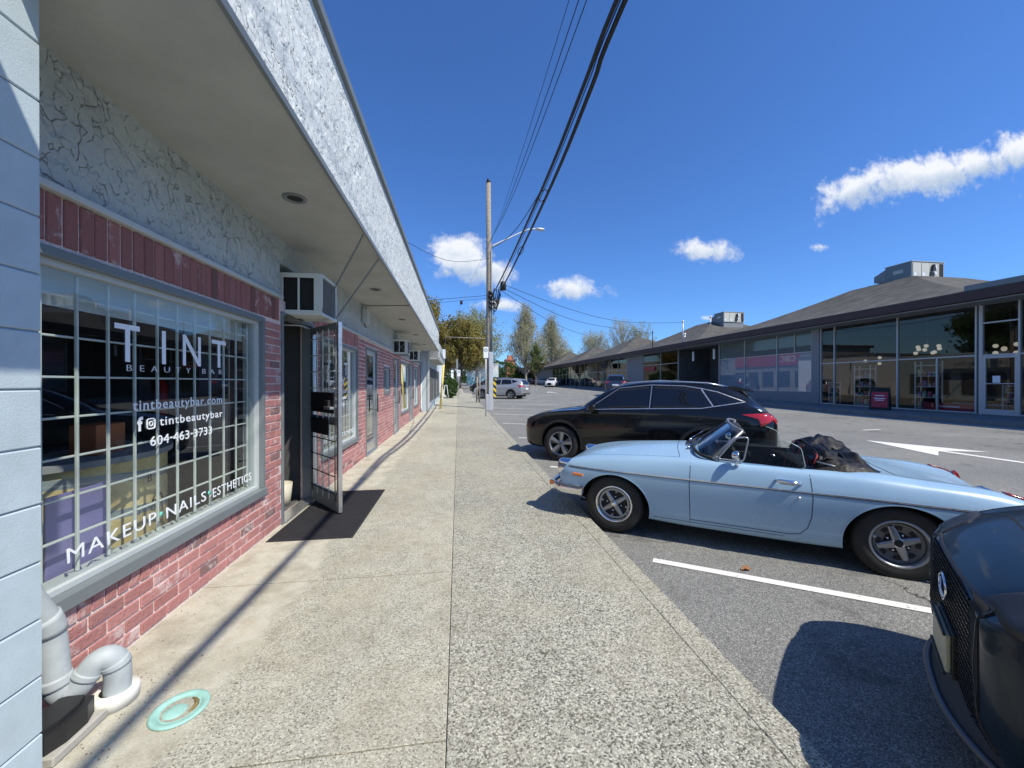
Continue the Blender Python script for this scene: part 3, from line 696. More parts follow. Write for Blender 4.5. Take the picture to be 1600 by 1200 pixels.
def chain(p0, p1, lab):
    p0, p1 = Vector(p0), Vector(p1); d = p1-p0; L = d.length; n = int(L/.030); q = d.to_track_quat('X', 'Z').to_matrix().to_4x4(); b = MB()
    for i in range(n+1):
        T = Matrix.Translation(p0+d*(i/n)) @ q @ Matrix.Rotation(R(90*(i % 2)), 4, 'X')
        pts = [(.020*math.cos(w), .010*math.sin(w), 0) for w in [2*math.pi*k/8 for k in range(8)]]
        b.tube(pts, .0035, m_frame, n=5, closed=True, T=T)
    b.build('chain', label=lab, cat='chain', group='chains holding the air conditioner')
chain((-.96, 4.08, ZS-.03), (-1.49, 4.45, 2.25), 'steel chain from soffit edge to the near corner of the air conditioner')
chain((-.96, 4.84, ZS-.03), (-1.49, 4.92, 2.25), 'steel chain from soffit edge to the far corner of the air conditioner')
b = MB(); b.bbox((XW, 7.75, 2.66), (XW+.10, 7.95, 2.93), m_frameL, .006); wb = b.build('wall_box', label='small grey electrical box high on the stucco wall under the soffit', cat='electrical box')
b = MB(); b.tube([(XW+.05, 7.85, 2.93), (XW+.05, 7.85, 2.995), (XW+.12, 7.85, 3.005), (XF-.02, 7.7, 3.003)], .007, m_cable, 6); b.tube([(XW+.03, 7.85, 2.66), (XW+.03, 7.85, 2.60), (XW+.06, 7.83, 2.58)], .01, m_cable, 6); b.build('cable', wb)

# pilaster of painted blocks (neighbouring building)
blk = empty('block_building', (0, 0, 0), 'pale blue painted concrete block corner at the left edge of the picture', 'building')
XP, YP = -1.51, 1.63; hb = .2095
MB().box((-6, -8, -.1), (XP-.006, YP-.006, 4.2), m_blockj).build('wall_core', blk)
for r in range(20):
    z0 = .012+r*hb; off = .2 if r % 2 else 0
    for k in range(6):
        y1 = YP - max(0, k*.41 - off); y0 = max(YP - ((k+1)*.41 - off), -1.0)
        if y1 <= y0+.02: continue
        d = rnd.uniform(0, .0015)
        MB().bbox((XP-.19, y0+.002, z0), (XP+d, y1-(.002 if k else 0), z0+hb-.006), m_block, .004).build('block', blk)
mb = MB(); mb.box((XP-1, -8, 3.15), (-.60, .9, 3.69), m_block); mb.build('canopy', blk)  # unseen canopy, sized and placed to cast the shade on the blocks
mb = MB(); mb.box((-6, -8, 4.2), (-1.4, 1.4, 4.3), m_frame); mb.build('roof', blk)

# drain pipe, tray, cleanout
b = MB(); pr = .049
arc = [(-1.80, 1.72, 1.1), (-1.782, 1.84, .66), (-1.765, 1.925, .45), (-1.757, 1.94, .30), (-1.750, 1.945, .19), (-1.728, 1.955, .125), (-1.69, 1.97, .135), (-1.665, 1.985, .18), (-1.64, 2.0, .222), (-1.61, 2.02, .228), (-1.59, 2.035, .19), (-1.585, 2.04, .12), (-1.590, 2.04, .03)]
def smoothpath(p, n=4):
    P = [Vector(q) for q in p]; out = []
    for i in range(len(P)-1):
        a, b_, c, d = P[max(i-1, 0)], P[i], P[i+1], P[min(i+2, len(P)-1)]
        for k in range(n):
            t = k/n; out.append(.5*((2*b_)+(-a+c)*t+(2*a-5*b_+4*c-d)*t*t+(-a+3*b_-3*c+d)*t**3))
    out.append(P[-1]); return out
pp = empty('drain_pipe', (-1.765, 1.93, 0), 'thick grey plastic drain pipe with a looping trap at the corner of the brick wall', 'pipe')
off = lambda pts: [(p[0]+1.765, p[1]-1.93, p[2]) for p in pts]
b.tube(off(smoothpath(arc)), pr, m_gpvc, 20); b.build('pipe', pp)
for (i, ln, f) in ((2, .10, 1.10), (4, .05, 1.08), (7, .04, 1.08), (10, .05, 1.08)):
    sp_ = smoothpath(arc, 8); k = i*8; c = MB(); c.tube(off(sp_[max(k-2, 0):k+3]), pr*f, m_gpvc, 20); c.build('coupling', pp)
b = MB(); b.lathe([(pr+.003, .06), (.085, .06), (.09, .05), (.088, .002), (pr+.003, .002)], m_wpvc, 28, T=Matrix.Translation((.165, .11, 0))); b.build('collar', pp)
tr = empty('drip_tray', (-1.62, 1.82, 0), 'black plastic bait box on a grey concrete paver under the drain pipe', 'box')
b = MB(); b.bbox((-.11, -.10, .0), (.06, .14, .04), m_kerb, .006); b.build('paver', tr)
b = MB(); b.prism([(-.10,-.09), (.02,-.09), (.045,-.03), (.045,.06), (.02,.12), (-.10,.12)], .041, .115, m_plastic); b.prism([(-.09,-.08), (.0,-.08), (.02,-.03), (.02,.05), (.0,.10), (-.09,.10)], .116, .135, m_plastic); b.build('box', tr)
m_verd, nt, b_, P = newmat('verdigris')
n1 = noise(nt, P, 26, 5, .6, .5)
nt.links.new(mixc(nt, smooth(nt, n1.outputs[0], .5, .58), (.33,.58,.50), (.26,.21,.10)), b_.inputs['Base Color']); b_.inputs['Roughness'].default_value = .7
m_verdr = mat('verdigris_ring', (.30,.53,.47), .7, var=.14, vscale=24)
b = MB(); b.lathe([(.110, .002), (.110, .008), (.101, .011), (.086, .009), (.079, .003)], m_verdr, 48); b.lathe([(.070, .0036), (.074, .0050), (.079, .0034)], m_verdr, 40)
dc = b.build('drain_cover', None, (-1.265, 1.95, 0), label='round turquoise green drain cover ring set in the sidewalk', cat='drain cover')
b = MB(); b.lathe([(0, .0030), (.0785, .0028)], mat('lid_recess', (.34,.33,.27), .9, var=.25, vscale=60), 40); b.build('recess', dc)
b = MB(); b.lathe([(0, .0095), (.025, .008), (.043, .0045), (.045, .003)], m_verdr, 30, T=Matrix.Translation((-.012, -.012, 0))); b.build('lid', dc)
b = MB(); rust = mat('lid_rust', (.20,.15,.06), .9, var=.4, vscale=50); pth = [(.050*math.cos(w)+.008, .056*math.sin(w)+.005, .0045) for w in [-.5+1.9*k/10 for k in range(11)]]; b.tube(pth, [.003, .006, .009, .010, .011, .009, .010, .008, .007, .005, .003], rust, 6); b.build('rust', dc)
# door mat
mt = empty('door_mat', (-1.80, 3.88, 0), 'black ribbed rubber mat lying in front of the open door', 'mat')
b = MB(); b.bbox((0.01, 0, .001), (.79, 1.68, .009), m_rubber, .003); b.build('base', mt)
rb = MB()
for i in range(56):
    y = .02+i*.0296; rb.box((.03, y, .0091), (.77, y+.014, .0125), m_rubber)
tag(rb.build('rib', mt), kind='stuff')

# things inside the beauty bar
m_cr, nt, b_, P = newmat('crate_wood')
sx_ = N(nt, 'ShaderNodeSeparateXYZ'); nt.links.new(P, sx_.inputs[0]); wv = noise(nt, P, 14, 5, .6, 1.0)
stp = M(nt, 'FRACT', M(nt, 'MULTIPLY', M(nt, 'ADD', sx_.outputs[2], M(nt, 'MULTIPLY', sx_.outputs[1], .10)), 4.2))
c = mixc(nt, smooth(nt, stp, .74, .76), ramp(nt, wv.outputs[0], [(.3, (.62,.47,.20)), (.7, (.82,.68,.36))]), (.26,.31,.32))
nt.links.new(c, b_.inputs['Base Color']); b_.inputs['Roughness'].default_value = .5
dk = empty('reception_desk', (-2.16, 2.44, 0), 'curved reception desk clad in yellow wine crate wood behind the lettered window', 'desk')
b = MB(); n = 14
pts = [(-.02-.22*((i/n)*2-1)**2, i/n*1.12) for i in range(n+1)]; pl = pts+[(-.6, 1.12), (-.6, 0)]
b.prism(pl, .05, .98, m_cr); b.build('front', dk)
b = MB(); b.prism([(x+.04, y) for x, y in pts]+[(-.6, 1.14), (-.6, -.02)], .981, 1.02, m_intw); b.build('top', dk)
for (s_, y, z, sz) in (('60', .62, .62, .11), ('B', .58, .80, .08), ('4', .80, .80, .07), ('6', .66, .40, .07)):
    text('lettering', s_, sz, m_black, dk, (-.015-.22*((y/1.12)*2-1)**2+.014, y, z), STREET_ROT)
b = MB(); b.bbox((0, 0, 0), (.16, .22, .20), m_orange if False else mat('orange_box', (.50,.15,.06), .6), .004); ob = b.build('gift_box', None, (-2.50, 2.86, 1.021), label='orange box standing on the reception desk', cat='box')
ps = MB(); ps.bbox((0, 0, 0), (.012, .36, .47), mat('poster_purple', (.24,.22,.46), .5, var=.08, vscale=5), .002)
po = ps.build('poster_stand', None, (-2.035, 2.20, .455), label='purple price board standing at the left end of the lettered window', cat='board')
sh = empty('product_shelf', (-6.1, 3.2, 0), 'dark product shelf with bottles at the back of the beauty bar', 'shelf')
b = MB()
for z in (.6, 1.0, 1.4, 1.8): b.box((-.2, 0, z), (.05, 1.6, z+.02), m_frame)
for y in (-.02, 1.6): b.box((-.2, y, 0), (.05, y+.02, 2.0), m_frame)
b.build('rack', sh)
bc = [(.5,.2,.1), (.1,.3,.25), (.6,.55,.4), (.15,.1,.3), (.5,.1,.15)]
for i in range(26):
    z = (.62, 1.02, 1.42)[i % 3]; y = .08+(i//3)*.17
    q = MB(); q.lathe([(0, 0), (.035, 0), (.035, .14), (.015, .17), (.015, .2), (0, .2)], mat('bottle_%d' % (i % 5), bc[i*7 % 5], .4), 8); q.build('bottle', sh, (-.05, y, z))
def chairb(loc, lab, rz=0):
    r = empty('stool_chair', loc, lab, 'chair', rz); m = m_black
    MB().bbox((-.22, -.22, .45), (.22, .22, .52), m, .02).build('seat', r); MB().bbox((-.22, .19, .6), (.22, .23, 1.0), m, .02).build('backrest', r)
    for sx_ in (-.19, .19):
        for sy_ in (-.19, .19): MB().tube([(sx_, sy_, .45), (sx_*1.15, sy_*1.15, .004)], .012, m_frame, 6).build('leg', r)
chairb((-3.1, 3.4, 0), 'black salon chair behind the reception desk', 1.0)
chairb((-2.55, 6.0-.95+.0, 0), 'dark chair just inside the open doorway', 2.2)
b = MB(); b.lathe([(0, 0), (.10, 0), (.125, .27), (.118, .27), (.095, .01), (0, .01)], mat('bin_cream', (.55,.52,.42), .5), 20)
b.build('waste_bin', None, (-2.14, 5.02, .005), label='cream waste bin just inside the open doorway', cat='bin')
b = MB(); b.lathe([(0, 0), (.06, 0), (.065, .05), (.065, .36), (.03, .42), (.02, .46), (0, .46)], mat('extinguisher_red', (.5,.02,.02), .3), 16)
b.build('fire_extinguisher', None, (-3.6, 5.25, 1.1), label='red fire extinguisher on the wall inside the doorway', cat='extinguisher')
# ------------------------------------------------------------------ shopping row on the right
mall = empty('shopping_row', (19.5, 0, 0), 'long dark glass shop row with brown fascia and hipped shingle roofs across the parking lot', 'building')
FX, EX, FB, FT = 19.5, 18.3, 4.47, 4.77
loc = lambda x: x-19.5
walk2 = MB()
for y0, y1 in ((-12, 14), (14, 96)):
    a, c = zshop(0, y0), zshop(0, y1)
    vs = [(16.3, y0, a), (19.62, y0, a), (19.62, y1, c), (16.3, y1, c), (16.3, y0, a-.3), (16.3, y1, c-.3)]
    walk2.add(vs, [(0,1,2,3), (4,0,3,5)], m_walk)
walk2.build('shop_walkway', kind='structure')
def mbx(x0, y0, z0, x1, y1, z1, m, b): b.box((loc(x0), y0, z0), (loc(x1), y1, z1), m)
for y0, y1 in ((-10, 11.0), (11.005, 28), (28.005, 45), (45.005, 62), (62.005, 79), (79.005, 96)):
    b = MB(); mbx(EX-.04, y0, FB, EX+.10, y1, FT, m_brown, b); b.build('fascia', mall)
b = MB(); mbx(EX-.05, -10, FT+.001, EX+.25, 96, FT+.05, m_shing, b); mbx(EX-.02, -10, FT+.051, EX+.5, 11.6, FT+.25, m_frame, b); b.build('gutter', mall)
b = MB(); mbx(EX+.101, -10, 4.40, FX+.10, 96, 4.44, m_sgrey, b); b.build('soffit', mall)
def mull(y, z0, z1, w=.05, xx=0, m=None):
    b = MB(); mbx(FX-.05+xx, y-w/2, z0, FX+.05, y+w/2, z1, m or m_mull, b); b.build('mullion', mall)
def rail(y0, y1, z, h=.05):
    b = MB(); mbx(FX-.04, y0, z, FX+.04, y1, z+h, m_mull, b); b.build('transom', mall)
def pane(y0, y1, z0, z1, m=None):
    MB().add([(0, y0, z0), (0, y0, z1), (0, y1, z1), (0, y1, z0)], [(0,1,2,3)], m or g_store).build('pane', mall)
zb = lambda y: zshop(0, y)
m_frost, nt, b_, P = newmat('frosted_backing')
b_.inputs['Base Color'].default_value = (.24,.29,.31,1); b_.inputs['Roughness'].default_value = .85
m_frostl = mat('frosted_backing_light', (.30,.37,.43), .8, var=.06, vscale=1)
g_panel = glass('panel_glass', (.85,.88,.90), 1.55, 2.6)
# glass bays: (edges, transom height)
def glassbay(edges, zt, lower_extra=()):
    for a, c in zip(edges[:-1], edges[1:]):
        z0 = zb(min(a, c))+.06
        pane(a, c, z0, zt); pane(a, c, zt+.05, 4.40); rail(a+.026, c-.026, zt); rail(a+.026, c-.026, z0-.05, .05)
    for e in edges: mull(e, zb(e)-.02, 4.40)
    for e in lower_extra: mull(e, zb(e)+.06, zt-.001, .045, .004)
glassbay([-8, -5, -2, 1, 4, 7, 9.2, 10.86], 2.5); glassbay([12.0, 14.64, 17.55, 18.30], 2.5, (13.2,))
# door bay
mull(11.86, zb(11.8)-.02, 4.40, .10)
pane(10.9, 11.8, 3.75, 4.40); rail(10.89, 11.80, 3.7); pane(10.9, 11.8, 2.55, 3.7); rail(10.89, 11.80, 2.5)
b = MB(); zz = zb(11)+.005
for a, c, z0, z1 in ((10.89, 10.97, zz, 2.49), (11.73, 11.81, zz, 2.49), (10.971, 11.729, zz, zz+.2), (10.971, 11.729, 2.40, 2.49), (10.971, 11.729, 1.45, 1.48)): mbx(FX-.04, a, z0, FX+.03, c, z1, m_mull, b)
dr = b.build('door', mall); MB().add([(0, 10.97, zz+.2), (0, 10.97, 2.4), (0, 11.73, 2.4), (0, 11.73, zz+.2)], [(0,1,2,3)], g_store).build('pane', dr)
b = MB(); b.box((-.02, 11.35, 1.5), (-.01, 11.55, 1.75), m_whitep); b.build('notice', dr)
# grey pillar, frosted bay
b = MB(); mbx(FX-.10, 18.35, zb(18)-.1, FX+.1, 18.80, 4.4, m_sgrey, b); b.build('pillar', mall)
b = MB(); mbx(FX-.06, 18.81, zb(19)-.1, FX+.1, 26.47, .98, m_sgrey, b); b.build('base_wall', mall)
for a, c in ((18.82, 21.2), (21.2, 23.9), (23.9, 26.46)):
    b = MB(); mbx(FX+.035, a+.03, 1.0, FX+.06, c-.03, 3.2, m_frostl, b); b.build('backing_panel', mall)
    b = MB(); mbx(FX+.035, a+.03, 3.26, FX+.06, c-.03, 4.4, m_frost, b); b.build('backing_panel', mall)
    pane(a, c, .99, 3.2, g_panel); pane(a, c, 3.25, 4.4); rail(a+.026, c-.026, 3.2); rail(a+.026, c-.026, .981, .03)
for e in (18.84, 21.2, 23.9, 26.5): mull(e, .98, 4.4)
mull(19.95, 3.251, 4.4, .04)
# dark entrance recess
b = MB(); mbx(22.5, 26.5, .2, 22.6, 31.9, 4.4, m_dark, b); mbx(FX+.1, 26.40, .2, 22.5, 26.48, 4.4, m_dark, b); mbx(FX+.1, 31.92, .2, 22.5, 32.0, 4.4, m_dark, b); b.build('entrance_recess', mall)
for y in (27.6, 30.3):
    b = MB(); mbx(19.9, y, 3.35, 19.95, y+.22, 4.15, m_whitep, b); b.build('hanging_sign', mall)
glassbay([31.95, 35.0, 38.5], 3.25)
b = MB(); mbx(FX-.06, 38.55, .4, FX+.1, 42.4, 4.4, m_sgrey, b); b.build('grey_wall', mall)
glassbay([42.45+2.54*i for i in range(15)], 2.95)
b = MB(); mbx(FX-.06, 78.1, .8, FX+.1, 96, 4.4, m_sgrey, b); b.build('grey_wall', mall)
b = MB(); mbx(18.6, 46.4, 3.35, 18.7, 48.6, 4.0, m_black, b); b.build('hanging_sign', mall)
b = MB(); mbx(19.40, 36.0, 2.75, 19.44, 38.2, 3.1, m_redsign, b); b.build('red_sign', mall)
# interior shell
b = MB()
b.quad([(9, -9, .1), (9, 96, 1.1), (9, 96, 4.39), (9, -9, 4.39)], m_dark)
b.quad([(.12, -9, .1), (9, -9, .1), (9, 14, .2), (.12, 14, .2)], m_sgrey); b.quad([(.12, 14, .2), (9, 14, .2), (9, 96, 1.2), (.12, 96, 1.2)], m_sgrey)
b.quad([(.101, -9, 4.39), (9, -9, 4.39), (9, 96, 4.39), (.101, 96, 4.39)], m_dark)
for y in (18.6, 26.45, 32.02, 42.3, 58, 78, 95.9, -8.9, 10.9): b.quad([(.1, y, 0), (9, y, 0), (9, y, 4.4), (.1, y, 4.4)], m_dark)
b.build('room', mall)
# interior display shelves and goods seen through the glass
def shelf(y, w, x, h, lab):
    r = empty('display_shelf', (x, y, zb(y)), lab, 'shelf', group='display shelves behind the shop glass')
    b = MB()
    for yy in (0, w): b.box((0, yy-.02, 0), (.03, yy+.02, h), m_white); b.box((.3, yy-.02, 0), (.33, yy+.02, h), m_white)
    b.build('frame', r)
    for i in range(5):
        MB().box((0, .021, .08+i*h/4.6), (.33, w-.021, .11+i*h/4.6), m_white).build('shelf_board', r)
        q = MB()
        for j in range(4): hh = rnd.uniform(.08, .28); q.box((.1, .06+j*w/4.2, .115+i*h/4.6), (.22, .06+j*w/4.2+w/6, .115+i*h/4.6+hh), mat('bottle_%d' % ((i+j) % 5), (.4,.3,.2)))
        if i < 4: tag(q.build('goods', r), kind='stuff')
shelf(13.45, .75, 19.8, 2.1, 'white display shelf right of the middle of the glass front'); shelf(16.05, .75, 19.8, 2.0, 'white display shelf left of the red sandwich board')
shelf(17.8, .35, 19.8, 1.2, 'low white display shelf at the left end of the glass front'); shelf(11.2, .5, 20.2, 1.1, 'low white shelf just inside the shop door')
m_globe = mat('lamp_globe', (.9,.85,.75), .4, emit=(1,.88,.70, .35))
for (x, y, z, n, lab) in ((21.6, 15.0, 3.05, 9, 'chandelier of white globes inside the wide shop window'), (21.6, 12.3, 2.85, 8, 'chandelier of white globes above the shop door'), (22.5, 18.0, 2.7, 3, 'small cluster of globe lamps near the left end of the shop window')):
    r = empty('chandelier', (x, y, z), lab, 'chandelier'); MB().tube([(0,0,0), (0,0,4.35-z)], .012, m_frame, 6).build('rod', r)
    for i in range(n):
        w = 2*math.pi*i/n; q = MB(); T = Matrix.Translation((.30*math.cos(w), .42*math.sin(w), (-.16, 0, .14)[i % 3]))
        q.lathe([(0, -.085), (.06, -.06), (.085, 0), (.06, .06), (0, .085)], m_globe, 14, T=T); q.build('globe', r)
for (x, y, h) in ((21, 19.6, 1.2), (21.5, 33.5, 1.4), (21.2, 44.5, 1.3), (21.4, 52, 1.5), (21.2, 61, 1.2), (21.5, 70, 1.4)):
    pass
for i, (y, w, h) in enumerate(((44, 1.2, 1.4), (49.5, 1.6, 1.1), (55, 1.2, 1.7), (62, 2, 1.3), (68, 1.4, 1.6), (73, 1.8, 1.2), (33.2, 1.1, 1.3), (36.6, 1.0, 1.2))):
    b = MB(); b.bbox((0, 0, 0), (.5, w, h*.5), m_intw, .02); b.bbox((.02, .1, h*.5+.001), (.42, w-.1, h), mat('bottle_%d' % (i % 5), (.4,.3,.2)), .02)
    b.build('display_stand', None, (20.4, y, zb(y)), label=('grey display stand in the first shop past the grey wall', 'widest display stand under the hanging black sign', 'tall display stand left of the hanging black sign', 'wide display stand at the middle of the far glass row', 'tall display stand past the middle of the far glass row', 'last display stand before the far grey wall end', 'display stand just left of the dark entrance recess', 'display stand between entrance recess and near grey wall')[i], cat='display', group='display stands in the far shops')
# hipped roofs
def hip(yc, zt, t, hw=8.45):
    b = MB(); x0, x1 = EX+.02, 34.0; xc, hx = 26.1, 8.0; vs = []; n = 14; k = 6
    ring = []
    for i in range(n+1):
        q = i/n; s = 1-(1-t)*q; z = FT+.055+(zt-FT)*(q**1.32)
        cx = (x0+hx)+(xc-(x0+hx))*q
        pts = []
        cor = [(cx-hx*s, yc-hw*s), (cx+hx*s, yc-hw*s), (cx+hx*s, yc+hw*s), (cx-hx*s, yc+hw*s)]
        for c in range(4):
            (ax, ay), (bx, by) = cor[c], cor[(c+1) % 4]
            for j in range(k): pts.append((loc(ax+(bx-ax)*j/k), ay+(by-ay)*j/k, z))
        vs += pts
    m = 4*k; fs = [(i*m+j, i*m+(j+1) % m, (i+1)*m+(j+1) % m, (i+1)*m+j) for i in range(n) for j in range(m)]+[tuple(n*m+j for j in range(m))]
    b.add(vs, fs, m_shing); return b.build('roof', mall)
for yc, zt, t in ((2.2, 7.3, .22), (19.3, 7.25, .20), (36.3, 7.5, .15), (53.4, 8.25, .015), (70.6, 8.4, .015), (87.6, 8.7, .015)): hip(yc, zt, t)
def hvac(x, y, z, lab, curb=.0):
    r = empty('rooftop_unit', (x, y, z), lab, 'air handler', group='rooftop air handlers')
    w, d, h = 2.15, 1.35, .98
    MB().box((.05, .05, -curb-.02), (w-.05, d+.7, .0), m_sgrey).build('curb', r)
    b = MB(); b.bbox((0, 0, .005), (w, d, h), m_hvac, .02); b.build('casing', r)
    b = MB(); b.box((-.03, -.03, h), (w+.03, d+.03, h+.03), m_hvac); b.build('top', r)
    b = MB(); b.prism([(d+.001, .15), (d+.65, .25), (d+.65, .62), (d+.001, .90)], .05, w-.05, m_sgrey, ax='x'); b.build('intake_hood', r)
    b = MB(); b.box((w-.32, -.012, .08), (w-.06, -.004, h-.08), m_black); b.build('grille', r)
    b = MB(); b.box((.06, -.02, .06), (.6, -.004, h-.08), mat('hvac_panel', (.60,.58,.50), .5)); b.box((.64, -.02, .06), (1.1, -.004, h-.08), mat('hvac_panel', (.6,.6,.5))); b.build('panel', r)
    for (a, c, e, f) in ((.10, .12, .24, .36), (.66, .12, .82, .36), (1.5, .55, 1.62, .8), (1.5, .3, 1.62, .42)):
        MB().box((a, -.03, c), (e, -.021, f), m_whitep).build('sticker', r)
    b = MB(); b.prism([(1.15, .1), (1.42, .12), (1.46, .4), (1.22, .42)], -.04, -.005, m_black, ax='y'); b.prism([(1.25, .46), (1.5, .5), (1.42, .85), (1.33, .84)], -.10, -.005, m_plastic, ax='y'); b.build('open_panel', r)
    b = MB(); b.box((-.02, .03, .02), (-.003, d-.03, h-.02), m_frame); b.build('side_shade', r); b = MB(); b.box((-.03, .4, .45), (-.021, .9, .65), m_hvac); b.build('side_vent', r)  # dark plate over the lot-facing side puts its shade into colour
hvac(25.0, 18.1, 7.28, 'beige rooftop air handler on the nearest hipped roof', .3); hvac(25.0, 33.4, 7.25, 'beige rooftop air handler on the second, farther hipped roof', 2.0)
for (x, y, z0, z1, r_, m, lab) in ((18.9, 30.3, 4.7, 6.65, .05, m_galv, 'grey service mast on the roof edge where a cable lands'), (24.5, 34.6, 6.4, 7.9, .06, m_galv, 'short vent pipe on the slope of the second roof'), (21.5, 34.2, 5.4, 6.1, .09, m_galv, 'stubby vent pipe low on the second roof'),
                              (19.2, 36.0, 4.7, 6.5, .04, m_black, 'dark service mast between the second and third roofs')):
    b = MB(); b.tube([(0, 0, 0), (0, 0, z1-z0)], r_, m, 10); b.lathe([(r_*1.6, 0), (r_*1.6, .12), (0, .16)], m, 10, T=Matrix.Translation((0, 0, z1-z0)))
    b.build('vent_pipe', None, (x, y, z0), label=lab, cat='pipe')
# sandwich board
sb = empty('sandwich_board', (18.15, 14.3, zb(14)), 'black sandwich board with a red poster outside the shop glass', 'sign')
T1 = Matrix.Rotation(R(14), 4, 'X')
for s_ in (0, 1):
    T = Matrix.Translation((0, .25*(1 if s_ else -1), 0)) @ Matrix.Rotation(R(-14 if not s_ else 14), 4, 'X')
    b = MB(); b.bbox((-.32, -.015, 0), (.32, .015, 1.0), m_black, .005, T=T); b.build('frame', sb)
    b = MB(); b.box((-.26, -.024, .12), (.26, -.017, .80), m_redsign, T=T); p_ = b.build('poster', sb)
    if not s_:
        for z, w in ((.62, .3), (.5, .36), (.42, .28)): b = MB(); b.box((-w/2, -.028, z), (w/2, -.025, z+.03), m_whitep, T=T); b.build('print', p_)
sb.rotation_euler = (0, 0, R(-60))
b = MB(); b.box((0, 0, 0), (.02, 1.7, .28), m_redsign); b.box((-.003, .5, .12), (-.001, 1.2, .17), m_whitep); b.build('poster_board', None, (19.58, 12.05, zb(12)+.07), label='low red panel along the foot of the shop glass by the door', cat='sign')

# ------------------------------------------------------------------ buildings beyond on the left side
b2 = empty('neighbour_building', (0, 0, 0), 'pale grey building with a low canopy beyond the brick shops', 'building')
b = MB(); b.box((-12, 19.3, 0), (-1.46, 30.5, 3.9), m_block); b.build('wall', b2)
b = MB(); b.box((-1.459, 19.55, 2.68), (-.93, 26.5, 2.72), m_soff); b.box((-1.459, 19.55, 2.721), (-1.0, 26.5, 3.4), m_sgrey); b.build('canopy', b2)
for a in range(7): b = MB(); b.box((-.999, 19.55+a, 2.65), (-.92, 20.54+a, 3.45), m_frameL); f_ = b.build('fascia_panel', b2)
text('lettering', 'MAPLE RIDGE DENTAL CENTRE', .36, m_dark, f_, (-.915, 20.3, 2.86), STREET_ROT, width=5.6)
b = MB(); b.box((-1.5, 19.25, 0), (-1.40, 19.299, 3.0), m_frameL); b.build('corner_trim', b2)
for y0, y1 in ((20.0, 22.6), (23.2, 25.8), (26.6, 29.4)):
    b = MB(); b.box((-1.459, y0, .5), (-1.43, y1, 2.3), m_frame); f_ = b.build('window', b2); MB().box((-1.429, y0+.06, .56), (-1.42, y1-.06, 2.24), m_dark).build('pane', f_)
b = MB(); b.tube([(-1.80, 19.22, 3.0), (-1.80, 19.22, .25), (-1.72, 19.15, .08)], .045, m_frameL, 10); b.build('downpipe', b2)
b = MB(); b.box((-.98, 24.0, 3.0), (-.78, 24.06, 3.55), m_whitep); b.build('blade_sign', b2)
b3 = empty('white_building', (0, 0, 0), 'white walled low building farther along the left sidewalk', 'building')
b = MB(); b.box((-11, 33.5, .1), (-1.55, 41, 4.3), m_whitep); b.build('wall', b3); b = MB(); b.box((-11, 33.4, 4.3), (-1.45, 41.1, 4.5), m_frame); b.build('roof', b3)
bk = empty('bank_building', (-6, 50, 0), 'bank building with a red sign band, seen mirrored in the shop glass', 'building')
b = MB(); b.box((-8, -7, 0), (0, 9, 6.0), m_intw); b.build('wall', bk); b = MB(); b.box((0, -4.8, 3.9), (.2, 7, 5.6), m_redsign); sg = b.build('sign_band', bk)
text('lettering', 'CIBC', 1.15, m_whitep, sg, (.21, -4.3, 4.4), STREET_ROT)
for i in range(5): MB().box((0, -6+i*2.8, .9), (.04, -4+i*2.8, 3.1), mat('bank_glass', (.05,.08,.11), .1)).build('window', bk)
b = MB(); b.box((-8.3, -7.3, 6.001), (.4, 9.3, 6.3), m_brown); b.build('roof', bk)
# trellis gate, bush, board
gt = empty('trellis_gate', (-2.1, 31.2, zwalk(31)), 'white steel security gate across the passage beyond the canopy', 'gate')
b = MB()
for x0, x1, z0, z1 in ((0, .04, 0, 2.3), (.86, .90, 0, 2.3), (.041, .859, 2.25, 2.3), (.041, .859, 0, .05), (.041, .859, 1.1, 1.14)): b.box((x0, 0, z0), (x1, .04, z1), m_whitep)
b.build('frame', gt)
for i in range(1, 5): MB().box((i*.18-.01, .01, .051), (i*.18+.01, .03, 1.099), m_whitep).build('bar', gt); MB().box((i*.18-.01, .01, 1.141), (i*.18+.01, .03, 2.249), m_whitep).build('bar', gt)
for i in range(1, 12):
    if i != 6: MB().box((.045, -.001, i*.19-.01), (.855, .009, i*.19+.01), m_whitep).build('bar', gt)
b = MB(); b.box((-.35, 0, 0), (-.3, .05, 1.15), m_whitep, T=Matrix.Rotation(R(0), 4, 'X')); 
ab = empty('folding_board', (-.95, 30.2, zwalk(30)), 'thin white folding board frame in front of the round bush', 'sign')
b = MB()
for sx_ in (-1, 1): b.tube([(.20*sx_, 0, 0), (.08*sx_, .05, 1.1)], .018, m_whitep, 6); b.tube([(.20*sx_, .4, 0), (.08*sx_, .07, 1.1)], .018, m_whitep, 6)
b.tube([(-.1, .05, 1.1), (.1, .05, 1.1)], .018, m_whitep, 6); b.build('frame', ab)

# ------------------------------------------------------------------ utility pole, street light, cables
PX, PY = 1.67, 21.1; pz = zlot(PX, PY)
up = empty('utility_pole', (PX, PY, pz), 'tall weathered wooden utility pole at the edge of the sidewalk', 'pole')
b = MB(); b.tube([(0, 0, 0), (0, 0, 4), (0, 0, 8), (-.02, 0, 12.5)], [.165, .155, .14, .125], m_wood, 16); b.build('shaft', up)
b = MB(); b.tube([(-.02, 0, 12.5), (-.05, 0, 12.75)], [.14, .03], m_black, 10); b.build('cap', up)
b = MB(); b.bbox((-.02, -.24, 0), (.22, -.12, 3.2), m_galv, .02); b.bbox((-.17, -.22, 0), (.0, -.14, .9), m_galv, .02); b.build('cable_guard', up)
b = MB(); b.tube([(.14, -.16, 3.2), (.13, -.12, 8.8)], .035, m_sgrey, 8); b.tube([(.08, -.17, 3.2), (.07, -.15, 6.2)], .03, m_frame, 8); b.build('conduit', up)
